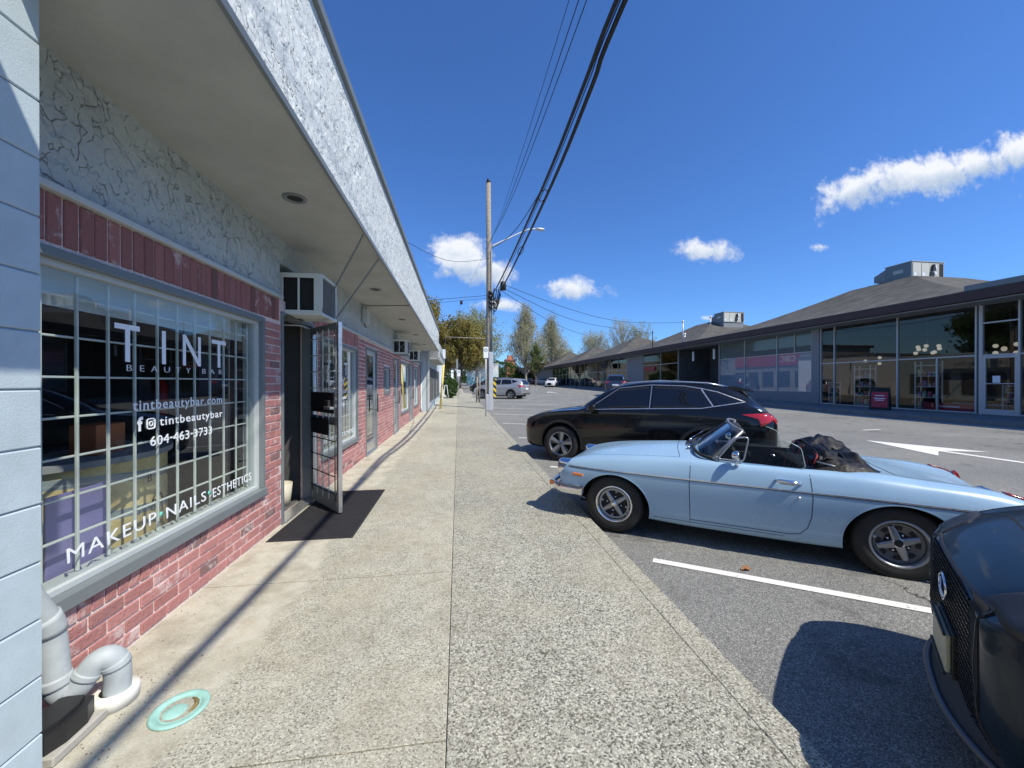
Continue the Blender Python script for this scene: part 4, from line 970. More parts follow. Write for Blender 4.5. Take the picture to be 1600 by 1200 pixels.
b = MB()
for z in (.95, 2.1, 3.15, 5.2): b.lathe([(.175, z-.02), (.185, z), (.175, z+.02)], m_frame, 16)
b.build('strap', up)
m_haz, nt, b_, P = newmat('hazard_stripes')
sx_ = N(nt, 'ShaderNodeSeparateXYZ'); nt.links.new(P, sx_.inputs[0])
st = M(nt, 'FRACT', M(nt, 'MULTIPLY', M(nt, 'ADD', sx_.outputs[2], sx_.outputs[0]), 3.0)); nt.links.new(mixc(nt, smooth(nt, st, .49, .51), (.75,.55,.03), (.02,.02,.02)), b_.inputs['Base Color'])
b = MB(); b.box((.225, -.24, .75), (.38, -.22, 1.75), m_haz); b.build('hazard_marker', up)
b = MB(); pth = smoothpath([(.1, 0, 9.0), (.9, .1, 9.45), (1.75, .2, 9.92), (2.3, .25, 10.18), (2.7, .3, 10.24)]); b.tube(pth, [.05-.02*i/len(pth) for i in range(len(pth))], m_galv, 10); b.build('light_arm', up)
b = MB(); b.lathe([(0, 0), (.10, .06), (.13, .25), (.10, .50), (0, .58)], m_galv, 14, T=Matrix.Translation((2.64, .3, 10.24)) @ Matrix.Rotation(R(92), 4, 'Y') @ Matrix.Scale(.7, 4, (1, 0, 0))); b.build('lamp_head', up)
def cable(pts, r, lab, grp=None, n=6, name='overhead_cable', smoothn=5):
    b = MB(); b.tube(smoothpath(pts, smoothn), r, m_cable, n); return b.build(name, label=lab, cat='cable', group=grp)
cable([(2.4, 20.9, 6.7), (2.2, 15.4, 6.18), (2.06, 8.4, 5.90), (2.0, 5.6, 5.97), (1.97, 4.4, 6.05), (2.08, -1.6, 6.25), (2.3, -14, 7.0), (2.4, -24, 8.2)], .034, 'thick black overhead cable, the rightmost, running to the splice case')
cable([(1.80, 20.9, 6.2), (1.83, 15.4, 5.92), (1.87, 8.4, 5.86), (1.87, 5.6, 5.97), (1.86, 4.4, 6.03), (1.88, 1.5, 5.93), (1.96, -1.6, 6.02), (2.2, -14, 6.9), (2.3, -24, 8.2)], .030, 'thick black overhead cable left of the splice case cable')
cable([(2.15, 20.9, 6.5), (2.0, 15.4, 6.1), (1.95, 8.4, 5.92), (1.93, 5.6, 5.99), (1.92, 4.4, 6.07), (2.0, -1.6, 6.12), (2.3, -24, 8.2)], .009, 'thin overhead wire strung between the two thick cables')
cable([(1.80, 20.9, 8.8), (1.86, 15.4, 7.25), (1.89, 12, 6.45), (1.88, 9.0, 5.95), (1.88, 8.0, 5.89)], .012, 'thin wire curving from below the lamp arm down to the thick cables')
for i, (dx, lab) in enumerate(((-.16, 'thin power line, the left one of three above the lamp arm'), (0, 'thin power line, the middle one of three above the lamp arm'), (.13, 'thin power line, the right one of three above the lamp arm'))):
    cable([(1.72, 21, 9.1+.08*i), (1.8+dx*.6, 14, 8.1), (2.0+dx, 6.2, 7.9), (2.1+dx, 0, 8.3), (2.3+dx, -24, 10)], .009 if i else .006, lab)
cable([(1.7, 21, 8.3), (-.6, 18.6, 7.35), (-3.2, 15.6, 7.8), (-6, 12, 9)], .010, 'service wire sagging from the pole to the left over the shop roof')
cable([(1.7, 21.1, 6.3), (-8, 26, 6.35), (-20, 32, 6.8)], .012, 'upper of two level wires going left from the pole'); cable([(1.7, 21.1, 6.15), (-8, 26, 6.1), (-20, 32, 6.6)], .008, 'lower of two level wires going left from the pole')
cable([(2.4, 20.9, 6.9), (7, 23.4, 6.1), (11.8, 26.1, 5.85), (18.9, 30.3, 6.6)], .013, 'long wire sagging from splice case to the nearer roof mast')
cable([(2.4, 20.9, 6.7), (7, 24.4, 5.75), (12, 28.6, 5.75), (19.2, 36.0, 6.4)], .013, 'long wire sagging from splice case to the farther roof mast')
cable([(2.3, 20.9, 6.55), (7, 27, 5.7), (13, 36, 5.9), (19, 48, 6.8)], .013, 'lowest wire sagging from the pole towards the far shops')
b = MB(); b.lathe([(0, -.24), (.15, -.22), (.17, 0), (.15, .22), (0, .24)], m_plastic, 14); sc_ = b.build('splice_case', None, (2.42, 20.75, 6.75), label='black splice case hanging at the end of the thick cable', cat='splice case')
b = MB(); b.tube([(0, 0, .24), (.02, .0, .9)], .012, m_frame, 6); b.build('hanger', sc_)
b = MB()
r2 = random.Random(3)
for i in range(16):
    p0 = Vector((r2.uniform(.0, .25), -.2, r2.uniform(5.6, 6.5))); p1 = Vector((r2.uniform(.25, .7), -.2, r2.uniform(6.0, 6.8))); mid = (p0+p1)/2-Vector((0, .05, r2.uniform(.2, .7)))
    b.tube(smoothpath([p0, mid, p1], 6), r2.uniform(.010, .028), m_cable, 6)
for z, s_ in ((6.2, .13), (6.45, .10), (5.9, .09), (5.65, .08)): b.lathe([(0, -s_), (s_, -s_*.6), (s_, s_*.6), (0, s_)], m_cable, 10, T=Matrix.Translation((.05, -.2, z)))
b.build('cable_tangle', up)
for (p, s_, lab) in (((1.99, 8.9, 5.92), .22, 'small loop of cable tied on the thick cables, the higher one'), ((2.12, 13.0, 6.02), .34, 'long loop of cable tied on the thick cable, the lower one')):
    b = MB(); pts = [(.10*math.cos(w)+.04*math.sin(w), s_*1.2*math.sin(w), .05*math.cos(w)) for w in [2*math.pi*k/20 for k in range(20)]]; b.tube(pts, .011, m_cable, 6, closed=True); b.build('cable_loop', None, p, label=lab, cat='cable')
# sidewalk guy
gy = empty('guy_wire', (PX, PY, pz), 'guy wire with a horizontal strut and yellow guard beside the pole', 'guy wire')
b = MB(); b.tube([(-.1, 0, 3.95), (-2.35, 0, 4.0)], .028, m_wood, 8); b.build('strut', gy)
b = MB(); b.tube([(-.1, 0, 9.0), (-2.35, 0, 4.0), (-2.62, 0, .15)], .008, m_frame, 6); b.build('wire', gy)
b = MB(); b.tube([(-2.45, 0, 2.5), (-2.63, 0, .12)], .055, m_yellow, 10); b.build('guard', gy)
b = MB(); b.lathe([(0, -.12), (.07, -.10), (.07, .10), (0, .12)], m_black, 10, T=Matrix.Translation((-1.5, 0, 5.9))); b.build('insulator', gy)

# signs
def signpost(x, y, z1, w, h, lab, ring=True, m=None, post=m_galv, z0=None, rz=0):
    zb_ = z0 if z0 is not None else (zwalk(y) if x < 1.46 else zlot(x, y))
    r = empty('sign_post', (x, y, zb_), lab, 'sign', rz=rz)
    MB().tube([(0, 0, 0), (0, 0, z1-.02)], .026, post, 8).build('post', r)
    b = MB(); b.bbox((-w/2, -.045, z1-h), (w/2, -.033, z1), m or m_whitep, .003); p = b.build('panel', r)
    if ring:
        b = MB(); b.lathe([(w*.26, 0), (w*.36, 0), (w*.36, .003), (w*.26, .003)], mat('sign_ink', (.03,.12,.06), .6), 20, T=Matrix.Translation((0, -.0455, z1-h*.3)) @ Matrix.Rotation(R(90), 4, 'X'), closed=True)
        b.build('symbol', p)
        t = text('lettering', 'P', w*.45, MATS['sign_ink'], p, (-w*.14, -.047, z1-h*.3-w*.15), (R(90), 0, 0))
    return r
signpost(1.19, 16.7, 3.02, .21, .48, 'white parking sign on a thin post just before the utility pole')
signpost(.05, 33.0, 2.35, .26, .55, 'small white sign on a thin post left of the dark pickup', ring=True)
signpost(-.55, 36.0, 2.4, .22, .8, 'narrow white sign beside the round bush')
signpost(-.10, 33.6, 3.3, .18, .8, 'tall grey sign seen edge on above the smaller white sign', ring=False, m=m_sgrey)
for x, y, h, lab in ((1.40, 26.0, 2.0, 'leaning brown post nearer the pole at the kerb'), (1.25, 26.6, 1.75, 'leaning brown post farther from the pole at the kerb')):
    b = MB(); b.tube([(0, 0, 0), (.06, 0, h)], .045, m_wood, 8); b.build('post', None, (x, y, zwalk(y)), label=lab, cat='post')

# cables land behind the camera on a second pole
up2 = empty('utility_pole', (2.35, -24, zlot(2, -20)), 'second wooden utility pole behind the camera', 'pole')
b = MB(); b.tube([(0, 0, 0), (0, 0, 12)], [.17, .13], m_wood, 14); b.build('shaft', up2)

# far buildings
fb = empty('mural_building', (2.2, 92, .8), 'white building with a pale blue mural wall behind the parked cars', 'building')
m_mural, nt, b_, P = newmat('mural'); sx_ = N(nt, 'ShaderNodeSeparateXYZ'); nt.links.new(P, sx_.inputs[0]); nn = noise(nt, P, .5, 3)
nt.links.new(ramp(nt, M(nt, 'ADD', M(nt, 'MULTIPLY', sx_.outputs[2], .12), M(nt, 'MULTIPLY', nn.outputs[0], .4)), [(.3, (.16,.36,.44)), (.5, (.30,.52,.58)), (.62, (.60,.72,.74)), (.8, (.74,.76,.76))]), b_.inputs['Base Color'])
b = MB(); b.box((0, 0, 0), (7.4, 8, 5.1), m_mural); b.build('wall', fb); b = MB(); b.box((-.1, -.1, 5.1), (7.5, 8.1, 5.3), m_whitep); b.build('roof', fb)
ob = empty('orange_building', (17.0, 135, 1), 'orange tower building top far behind the green trees', 'building')
m_or = mat('orange_wall', (.52,.22,.12), .8)
b = MB(); b.box((0, 0, 0), (3.2, 5, 8.4), m_or); b.build('wall', ob); b = MB(); b.box((-.3, -.3, 8.4), (3.5, 5.3, 8.9), mat('terracotta', (.45,.16,.09), .8)); b.box((.5, .5, 8.9), (2.4, 3, 10.2), m_or); b.build('roof', ob)
rb = empty('red_brick_building', (22, 118, 1), 'reddish building mostly hidden by bare trees', 'building')
b = MB(); b.box((0, 0, 0), (14, 8, 6.6), mat('red_wall', (.36,.13,.10), .85)); b.build('wall', rb); b = MB(); b.box((-.3, -.3, 6.6), (14.3, 8.3, 7.0), m_whitep); b.build('roof', rb)
for i in range(4): MB().box((1+i*3.2, -.05, 3), (2.6+i*3.2, -.01, 5.4), m_whitep).build('window', rb)
eb = empty('end_building', (16.5, 98.5, .9), 'dark roofed low building with beige bays at the far end of the lot', 'building')
b = MB(); b.box((0, .6, 0), (12, 9, 3.6), mat('beige_wall', (.50,.40,.24), .8)); b.build('wall', eb); b = MB(); b.box((-.6, -.6, 3.3), (12.5, 9.5, 4.5), m_brown); b.build('roof', eb)
for i in range(5): MB().box((1.3+i*2, .5, .2), (2.2+i*2, .59, 2.9), m_dark).build('window', eb)
for (x, y, w, d, h, m, lab) in ((-18, 75, 12, 20, 6, m_intw, 'grey low building far down the left side'), (-30, 110, 30, 10, 7, m_frameL, 'pale wide building closing the left side of the street')):
    b = MB(); b.box((0, 0, 0), (w, d, h), m); b.build('far_building', None, (x, y, .4), label=lab, cat='building')
# ------------------------------------------------------------------ trees and shrubs
def leafmat(name, a, b_, c_=None):
    m, nt, b, P = newmat(name)
    at = N(nt, 'ShaderNodeAttribute', attribute_name='rnd')
    st = [(0, a), (1, b_)] if c_ is None else [(0, a), (.5, b_), (1, c_)]
    col = ramp(nt, at.outputs['Fac'], st); nt.links.new(col, b.inputs['Base Color']); b.inputs['Roughness'].default_value = .65
    b.inputs['Specular IOR Level'].default_value = .25
    tr = N(nt, 'ShaderNodeBsdfTranslucent'); nt.links.new(col, tr.inputs[0]); mx = N(nt, 'ShaderNodeMixShader'); mx.inputs[0].default_value = .35
    out = nt.nodes['Material Output']; nt.links.new(b.outputs[0], mx.inputs[1]); nt.links.new(tr.outputs[0], mx.inputs[2]); nt.links.new(mx.outputs[0], out.inputs[0]); return m
l_olive = leafmat('leaf_olive', (.26,.15,.05), (.28,.24,.06), (.30,.31,.08)); l_rust = leafmat('leaf_rust', (.26,.13,.06), (.27,.21,.07), (.24,.27,.09))
l_fresh = leafmat('leaf_fresh', (.10,.14,.03), (.17,.21,.06), (.22,.25,.09)); l_green = leafmat('leaf_green', (.025,.06,.012), (.06,.12,.025), (.10,.17,.04))
l_bare = leafmat('leaf_bud', (.28,.28,.12), (.36,.35,.17), (.42,.41,.23)); l_pale = leafmat('leaf_pale', (.24,.27,.11), (.34,.36,.19), (.42,.43,.28))
def tree(x, y, h, crad, trunk_h, leaf, nleaf, lsize, lab, style='oval', bark=None, seed=1, nb=60, name='tree', group=None, cluster=.5):
    rg = np.random.default_rng(seed); z0 = zlot(x, y)-.05 if x > -1.7 else zwalk(y)-.05
    root = empty(name, (x, y, z0), lab, 'tree', group=group); bark = bark or m_bark
    r0 = h*.018+.06; b = MB(); tw = smoothpath([(0,0,0), (rg.uniform(-.1,.1), rg.uniform(-.1,.1), trunk_h), (rg.uniform(-.3,.3), rg.uniform(-.3,.3), h*.6), (rg.uniform(-.3,.3), rg.uniform(-.3,.3), h*.95)], 4)
    b.tube(tw, [r0*(1-.93*i/len(tw)) for i in range(len(tw))], bark, 8); b.build('trunk', root)
    V, F = [], []; tips = []
    def limb(p0, p1, ra, rb_, bend):
        mid = (p0+p1)/2+bend; P_ = [p0, mid, p1]; R_ = [ra, (ra+rb_)/2, rb_]
        o = len(V)
        for p, r in zip(P_, R_):
            for k in range(3): w = 2.094*k; V.append((p[0]+r*math.cos(w), p[1]+r*math.sin(w), p[2]+r*.3*math.sin(w*2)))
        for i in range(2):
            for k in range(3): F.append((o+i*3+k, o+i*3+(k+1) % 3, o+(i+1)*3+(k+1) % 3, o+(i+1)*3+k))
        return P_
    def env(t):      # crown half width at relative height t
        if style == 'oval': return math.sin(math.pi*min(1, max(0, .08+t*.90)))**.6
        if style == 'column': return (.55+.45*math.sin(math.pi*min(1, t*1.1)))*(1-t**3)
        return math.sin(math.pi*min(1, .25+t*.72))**.7
    ch = h-trunk_h
    for i in range(nb):
        t = rg.uniform(0, .85); a = rg.uniform(0, 2*math.pi); zb_ = trunk_h+ch*t*.75
        k = min(len(tw)-1, int(zb_/(h*.95)*(len(tw)-1))); p0 = np.array([tw[k][0], tw[k][1], zb_])
        rise = ch*(.30 if style != 'column' else .42)*rg.uniform(.6, 1.2); tt = min(1, (zb_+rise-trunk_h)/ch); rr = crad*env(tt)*rg.uniform(.75, 1.03)
        p1 = np.array([rr*math.cos(a), rr*math.sin(a), min(h, zb_+rise)])
        P_ = limb(p0, p1, r0*.32*(1-t*.6), .018, np.array([0, 0, -rise*.12]) if style != 'column' else np.array([math.cos(a), math.sin(a), -.5])*rr*.15)
        for j in range(9 if style != 'oval' else 6):
            q = rg.uniform(.25, 1); s = p0+(p1-p0)*q; d = rg.normal(size=3)*.5+np.array([math.cos(a)*.4, math.sin(a)*.4, 1.0]); L = crad*rg.uniform(.18, .42)
            e = s+d/np.linalg.norm(d)*L; limb(s, e, .022, .008, rg.normal(size=3)*.05*L); tips.append((s, e))
            if style != 'oval':
                for _ in range(3):
                    s2 = s+(e-s)*rg.uniform(.3, 1); d2 = rg.normal(size=3)*.5+np.array([0, 0, .8]); e2 = s2+d2/np.linalg.norm(d2)*L*.55; limb(s2, e2, .012, .005, d2*0); tips.append((s2, e2))
    me = npmesh('branches', V, F, bark); link('branches', me, root)
    ti = rg.integers(0, len(tips), nleaf); q = rg.uniform(.1, 1.1, nleaf)[:, None]
    S_ = np.array([t[0] for t in tips]); E_ = np.array([t[1] for t in tips]); C = S_[ti]+(E_[ti]-S_[ti])*q+rg.normal(size=(nleaf, 3))*crad*.055*(cluster*2)
    A = rg.normal(size=(nleaf, 3)); A /= np.linalg.norm(A, axis=1)[:, None]; B = np.cross(A, rg.normal(size=(nleaf, 3))); B /= np.linalg.norm(B, axis=1)[:, None]
    sz = lsize*rg.uniform(.6, 1.4, nleaf)[:, None]; A *= sz; B *= sz*.6
    Vv = np.stack([C-A, C+B, C+A, C-B], 1).reshape(-1, 3); Ff = np.arange(nleaf*4).reshape(-1, 4)
    me = npmesh('foliage', Vv, Ff, leaf); cl = rg.uniform(0, 1, len(tips)); rv = np.clip(cl[ti]*.6+rg.uniform(0, .4, nleaf), 0, 1)
    at = me.attributes.new('rnd', 'FLOAT', 'POINT'); at.data.foreach_set('value', np.repeat(rv, 4).astype(np.float32)); link('foliage', me, root)
    return root
tree(.4, 62, 11.6, 4.3, 1.6, l_olive, 26000, .13, 'broad olive and bronze tree rising over the end of the sidewalk', seed=3, nb=110)
tree(-6.6, 68, 14.6, 5.6, 2.6, l_rust, 20000, .16, 'reddish tree behind the roofs at the far end of the shops', seed=4, nb=90)
tree(-7.0, 60, 15.0, 4.5, 3, l_olive, 14000, .15, 'tall olive green tree behind the reddish tree on the left', seed=14, nb=80)
tree(4.3, 92, 17.5, 6.5, 3, l_pale, 15000, .17, 'tall pale green tree partly behind the utility pole', style='round', seed=5, nb=80, bark=m_barkg)
tree(13.8, 78, 15.6, 4.9, 1.6, l_bare, 10000, .12, 'tall upright budding tree, the leftmost of the pair past the pole', style='column', bark=m_barkg, seed=6, nb=130)
tree(22.6, 92, 15.6, 5.0, 2, l_bare, 8500, .13, 'tall upright budding tree, the right one of the pair past the pole', style='column', bark=m_barkg, seed=7, nb=115)
tree(26, 100, 14.0, 3.6, 3, l_bare, 3000, .08, 'thin bare tree right of the budding pair', style='round', bark=m_barkg, seed=8, nb=60)
tree(15.0, 74, 8.0, 2.0, 1.2, l_fresh, 7000, .10, 'small fresh green tree in front of the budding pair', style='column', seed=9, nb=40)
tree(38, 104, 15.0, 5.0, 3, l_pale, 6000, .11, 'pale leafed tree behind the middle roofs', style='round', bark=m_barkg, seed=10, nb=90)
tree(42.5, 96, 17.5, 4.5, 4, l_bare, 3500, .10, 'tallest bare tree behind the middle roofs', style='round', bark=m_barkg, seed=11, nb=80)
tree(46.0, 92, 16.0, 4.0, 3, l_pale, 5000, .11, 'green tinged tree just left of the third roof peak', style='round', bark=m_barkg, seed=12, nb=70)
tree(33, 118, 11.0, 5.0, 2, l_pale, 6000, .13, 'low pale tree above the farthest roof', style='round', bark=m_barkg, seed=13, nb=60)
# trees behind the camera side, for the reflections
tree(-9.5, 28, 8.6, 3.6, 2, l_green, 7000, .18, 'dark leafy tree behind the shop roofs, farther one, mirrored in the glass', style='round', seed=21, nb=40, group='trees behind the left shops')
tree(-12, 12, 8.6, 4.0, 2, l_green, 7000, .18, 'dark leafy tree behind the shop roofs, nearer one, mirrored in the glass', style='round', seed=22, nb=40, group='trees behind the left shops')
def shrub(x, y, rx, ry, h, leaf, n, ls, lab, name='bush', seed=1, z0=None):
    rg = np.random.default_rng(seed); z0 = zwalk(y) if z0 is None else z0; root = empty(name, (x, y, z0), lab, 'bush')
    b = MB()
    for i in range(6): a = i*1.05; b.tube([(0, 0, 0), (rx*.5*math.cos(a), ry*.5*math.sin(a), h*.7)], [.03, .01], m_bark, 5)
    b.build('stem', root)
    d = rg.normal(size=(n, 3)); d /= np.linalg.norm(d, axis=1)[:, None]; r = rg.uniform(.72, 1.0, n)[:, None]**.5
    lump = 1+.13*np.sin(d[:, :1]*7+seed)*np.cos(d[:, 1:2]*6)+.09*np.sin(d[:, 2:]*11+d[:, :1]*5)
    C = d*r*lump*np.array([rx, ry, h*.5])+np.array([0, 0, h*.5]); C[:, 2] = np.maximum(C[:, 2], .05)
    A = rg.normal(size=(n, 3)); A /= np.linalg.norm(A, axis=1)[:, None]; B = np.cross(A, rg.normal(size=(n, 3))); B /= np.linalg.norm(B, axis=1)[:, None]
    A *= ls; B *= ls*.6
    me = npmesh('foliage', np.stack([C-A, C+B, C+A, C-B], 1).reshape(-1, 3), np.arange(n*4).reshape(-1, 4), leaf)
    at = me.attributes.new('rnd', 'FLOAT', 'POINT'); at.data.foreach_set('value', np.repeat(rg.uniform(0, 1, n), 4).astype(np.float32)); link('foliage', me, root)
shrub(-.62, 32.6, .55, .9, 1.75, l_green, 5000, .05, 'clipped round green bush at the edge of the sidewalk', seed=2)
shrub(11.2, 104, 5.6, 2.5, 6.6, l_green, 9000, .16, 'wide dark green bushes behind the far parked cars', seed=3, z0=1.0)
shrub(19.5, 100, 5.5, 2.5, 3.6, l_green, 8000, .16, 'dark green hedge mound right of the wide bushes', seed=5, z0=1.0)
shrub(-1.6, 72, 2.6, 2.2, 3.2, l_green, 5000, .13, 'shadowed green bushes at the foot of the olive tree', seed=6, z0=.6)
tag(npmesh and link('far_woods', npmesh('far_woods', *(lambda rg: (lambda n: (lambda C: (np.stack([C+rg.normal(size=(n,3))*.35 for _ in range(4)], 1).reshape(-1, 3), np.arange(n*4).reshape(-1, 4)))(np.stack([rg.uniform(-60, 90, n), rg.uniform(150, 165, n), .5+rg.uniform(0, 1, n)**.7*(5.5+2*np.sin(np.arange(n)))], 1)))(16000))(np.random.default_rng(5)), l_green)), kind='stuff')
# ------------------------------------------------------------------ vehicles
def pchip(xs, ys, x):
    xs = np.asarray(xs, float); ys = np.asarray(ys, float); h = np.diff(xs); d = np.diff(ys)/h; m = np.zeros_like(ys)
    m[0], m[-1] = d[0], d[-1]
    for i in range(1, len(xs)-1):
        if d[i-1]*d[i] > 0: w1, w2 = 2*h[i]+h[i-1], h[i]+2*h[i-1]; m[i] = (w1+w2)/(w1/d[i-1]+w2/d[i])
    i = min(max(np.searchsorted(xs, x)-1, 0), len(h)-1); t = (x-xs[i])/h[i]
    return ys[i]*(2*t**3-3*t**2+1)+h[i]*m[i]*(t**3-2*t**2+t)+ys[i+1]*(-2*t**3+3*t**2)+h[i]*m[i+1]*(t**3-t**2)
def spline(P, n):
    P = [np.array(p, float) for p in P]; P = [P[0]*2-P[1]]+P+[P[-1]*2-P[-2]]; out = []
    for i in range(1, len(P)-2):
        a, b, c, d = P[i-1:i+3]; t0 = 0; t1 = max(np.linalg.norm(b-a), 1e-4)**.5; t2 = t1+max(np.linalg.norm(c-b), 1e-4)**.5; t3 = t2+max(np.linalg.norm(d-c), 1e-4)**.5
        for k in range(n):
            t = t1+(t2-t1)*k/n
            A1 = (t1-t)/(t1-t0)*a+(t-t0)/(t1-t0)*b; A2 = (t2-t)/(t2-t1)*b+(t-t1)/(t2-t1)*c; A3 = (t3-t)/(t3-t2)*c+(t-t2)/(t3-t2)*d
            B1 = (t2-t)/(t2-t0)*A1+(t-t0)/(t2-t0)*A2; B2 = (t3-t)/(t3-t1)*A2+(t-t1)/(t3-t1)*A3; out.append((t2-t)/(t2-t1)*B1+(t-t1)/(t2-t1)*B2)
    out.append(P[-2]); return out
def loft(keys, profile, m, nst=90, npf=5, xs=None):
    K = np.array(keys, float); x0, x1 = K[0, 0], K[-1, 0]
    if xs is None:
        u = np.linspace(0, 1, nst); xs = x0+(x1-x0)*(.5-.5*np.cos(np.pi*u))*.5+(x1-x0)*u*.5
    vs = []; L = 0
    for x in xs:
        p = [pchip(K[:, 0], K[:, j], x) for j in range(1, K.shape[1])]
        half = spline(profile(*p), npf); full = [(q[0], q[1]) for q in half]+[(-q[0], q[1]) for q in half[-2:0:-1]]
        L = len(full); vs += [(x, -a, b) for a, b in full]
    n = len(xs); fs = [(i*L+j, (i+1)*L+j, (i+1)*L+(j+1) % L, i*L+(j+1) % L) for i in range(n-1) for j in range(L)]
    fs += [tuple(range(L)), tuple((n-1)*L+j for j in range(L-1, -1, -1))]
    b = MB(); b.add(vs, fs, m, smooth=True); me = b.mesh('body')
    bm = bmesh.new(); bm.from_mesh(me); bmesh.ops.remove_doubles(bm, verts=bm.verts, dist=1e-5); bmesh.ops.recalc_face_normals(bm, faces=bm.faces); bm.to_mesh(me); bm.free()
    return me
def bvh_of(me): return BVHTree.FromPolygons([v.co.copy() for v in me.vertices], [tuple(p.vertices) for p in me.polygons])
def boolean(me, cutters):
    o = link('tmp', me); tmp = []
    for cm in cutters:
        c = link('cut', cm); tmp.append(c); md = o.modifiers.new('b', 'BOOLEAN'); md.operation = 'DIFFERENCE'; md.object = c; md.solver = 'EXACT'
        try: md.material_mode = 'TRANSFER'
        except Exception: pass
    dg = bpy.context.evaluated_depsgraph_get(); dg.update(); r = bpy.data.meshes.new_from_object(o.evaluated_get(dg))
    for t in tmp+[o]: bpy.data.objects.remove(t)
    r.set_sharp_from_angle(angle=R(38)); return r
def cyl_cut(x, y0, y1, z, r, m, n=40, rz=None):
    rz = rz or r; b = MB(); b.prism([(x+r*math.cos(2*math.pi*k/n), z+rz*math.sin(2*math.pi*k/n)) for k in range(n)], y0, y1, m, ax='y')
    me = b.mesh('c'); bm = bmesh.new(); bm.from_mesh(me); bmesh.ops.recalc_face_normals(bm, faces=bm.faces); bm.to_mesh(me); bm.free(); return me
# projectors: 'L' side facing -y, 'R' side +y, 'T' from above, 'F' from the front, 'B' from behind
def ray(bvh, p, side):
    a, c = p
    o, d = {'L': ((a, -3, c), (0, 1, 0)), 'R': ((a, 3, c), (0, -1, 0)), 'T': ((a, c, 3), (0, 0, -1)), 'F': ((-3, a, c), (1, 0, 0)), 'B': ((9, a, c), (-1, 0, 0))}[side]
    h, n, i, dd = bvh.ray_cast(Vector(o), Vector(d))
    if h is None:
        q = {'L': (a, -.8, c), 'R': (a, .8, c), 'T': (a, c, 1), 'F': (0, a, c), 'B': (4, a, c)}[side]; h, n, i, dd = bvh.find_nearest(Vector(q))
    if n.dot(Vector(d)) > 0: n = -n
    return h, n
def rounded(pts, r=.15, n=3):
    out = []; L = len(pts)
    for i in range(L):
        p = Vector(pts[i]); a = Vector(pts[i-1])-p; c = Vector(pts[(i+1) % L])-p; rr = min(r, a.length*.45, c.length*.45)
        s, e = p+a.normalized()*rr, p+c.normalized()*rr
        for k in range(n+1): t = k/n; out.append(tuple(s*(1-t)**2+p*2*t*(1-t)+e*t*t))
    return out
def ppanel(mb, bvh, pts, side, m, off=.004, nx=16, nz=6, r=.03, depth=.012):
    P = rounded(pts, r) if r else pts; x0 = min(p[0] for p in P)+1e-4; x1 = max(p[0] for p in P)-1e-4
    xs = sorted({round(x0+(x1-x0)*i/nx, 5) for i in range(nx+1)} | {round(min(max(p[0], x0), x1), 5) for p in P}); cols = []
    for x in xs:
        ys = []
        for i in range(len(P)):
            (ax, ay), (bx, by) = P[i], P[(i+1) % len(P)]
            if (ax-x)*(bx-x) <= 0 and abs(ax-bx) > 1e-7: ys.append(ay+(by-ay)*(x-ax)/(bx-ax))
        if len(ys) >= 2: cols.append((x, min(ys), max(ys)))
    vs, inn = [], []
    for (x, a, c) in cols:
        for j in range(nz+1):
            h, n = ray(bvh, (x, a+(c-a)*j/nz), side); vs.append(h+n*off); inn.append(h-n*depth)
    C = len(cols); k = nz+1; fs = [(i*k+j, (i+1)*k+j, (i+1)*k+j+1, i*k+j+1) for i in range(C-1) for j in range(nz)]
    loop = [i*k for i in range(C)]+[(C-1)*k+j for j in range(1, k)]+[i*k+nz for i in range(C-2, -1, -1)]+[j for j in range(nz-1, 0, -1)]
    n0 = len(vs); vs2 = vs+[inn[i] for i in loop]; LL = len(loop)
    mb.add(vs2, fs, m, smooth=True); o = len(mb.v)-len(vs2); s = mb.mi(m)
    for q in range(LL): q2 = (q+1) % LL; mb.f.append((o+loop[q], o+n0+q, o+n0+q2, o+loop[q2])); mb.m.append(s); mb.sm.append(False)
    return mb
def pstrip(mb, bvh, pts, side, m, w=.006, h=.0015, step=.03, closed=False, roundr=0):
    P = rounded(pts, roundr) if roundr else list(pts)
    if closed: P = P+[P[0]]
    Q = []
    for a, c in zip(P[:-1], P[1:]):
        a, c = Vector(a), Vector(c); n = max(1, int((c-a).length/step))
        for i in range(n): Q.append(a+(c-a)*i/n)
    Q.append(Vector(P[-1])); H = [ray(bvh, q, side) for q in Q]; vs = []
    for i, (p, n) in enumerate(H):
        t = (H[min(i+1, len(H)-1)][0]-H[max(i-1, 0)][0])
        if t.length < 1e-6: t = Vector((1, 0, 0))
        s = t.normalized().cross(n)
        if s.length < 1e-6: s = Vector((0, 0, 1))
        s.normalize(); vs += [p+s*w/2-n*.002, p+s*w/2+n*h, p-s*w/2+n*h, p-s*w/2-n*.002]
    L = len(H); fs = [(i*4+j, i*4+j+1, (i+1)*4+j+1, (i+1)*4+j) for i in range(L-1) for j in range(3)]
    mb.add(vs, fs, m, smooth=False); return mb

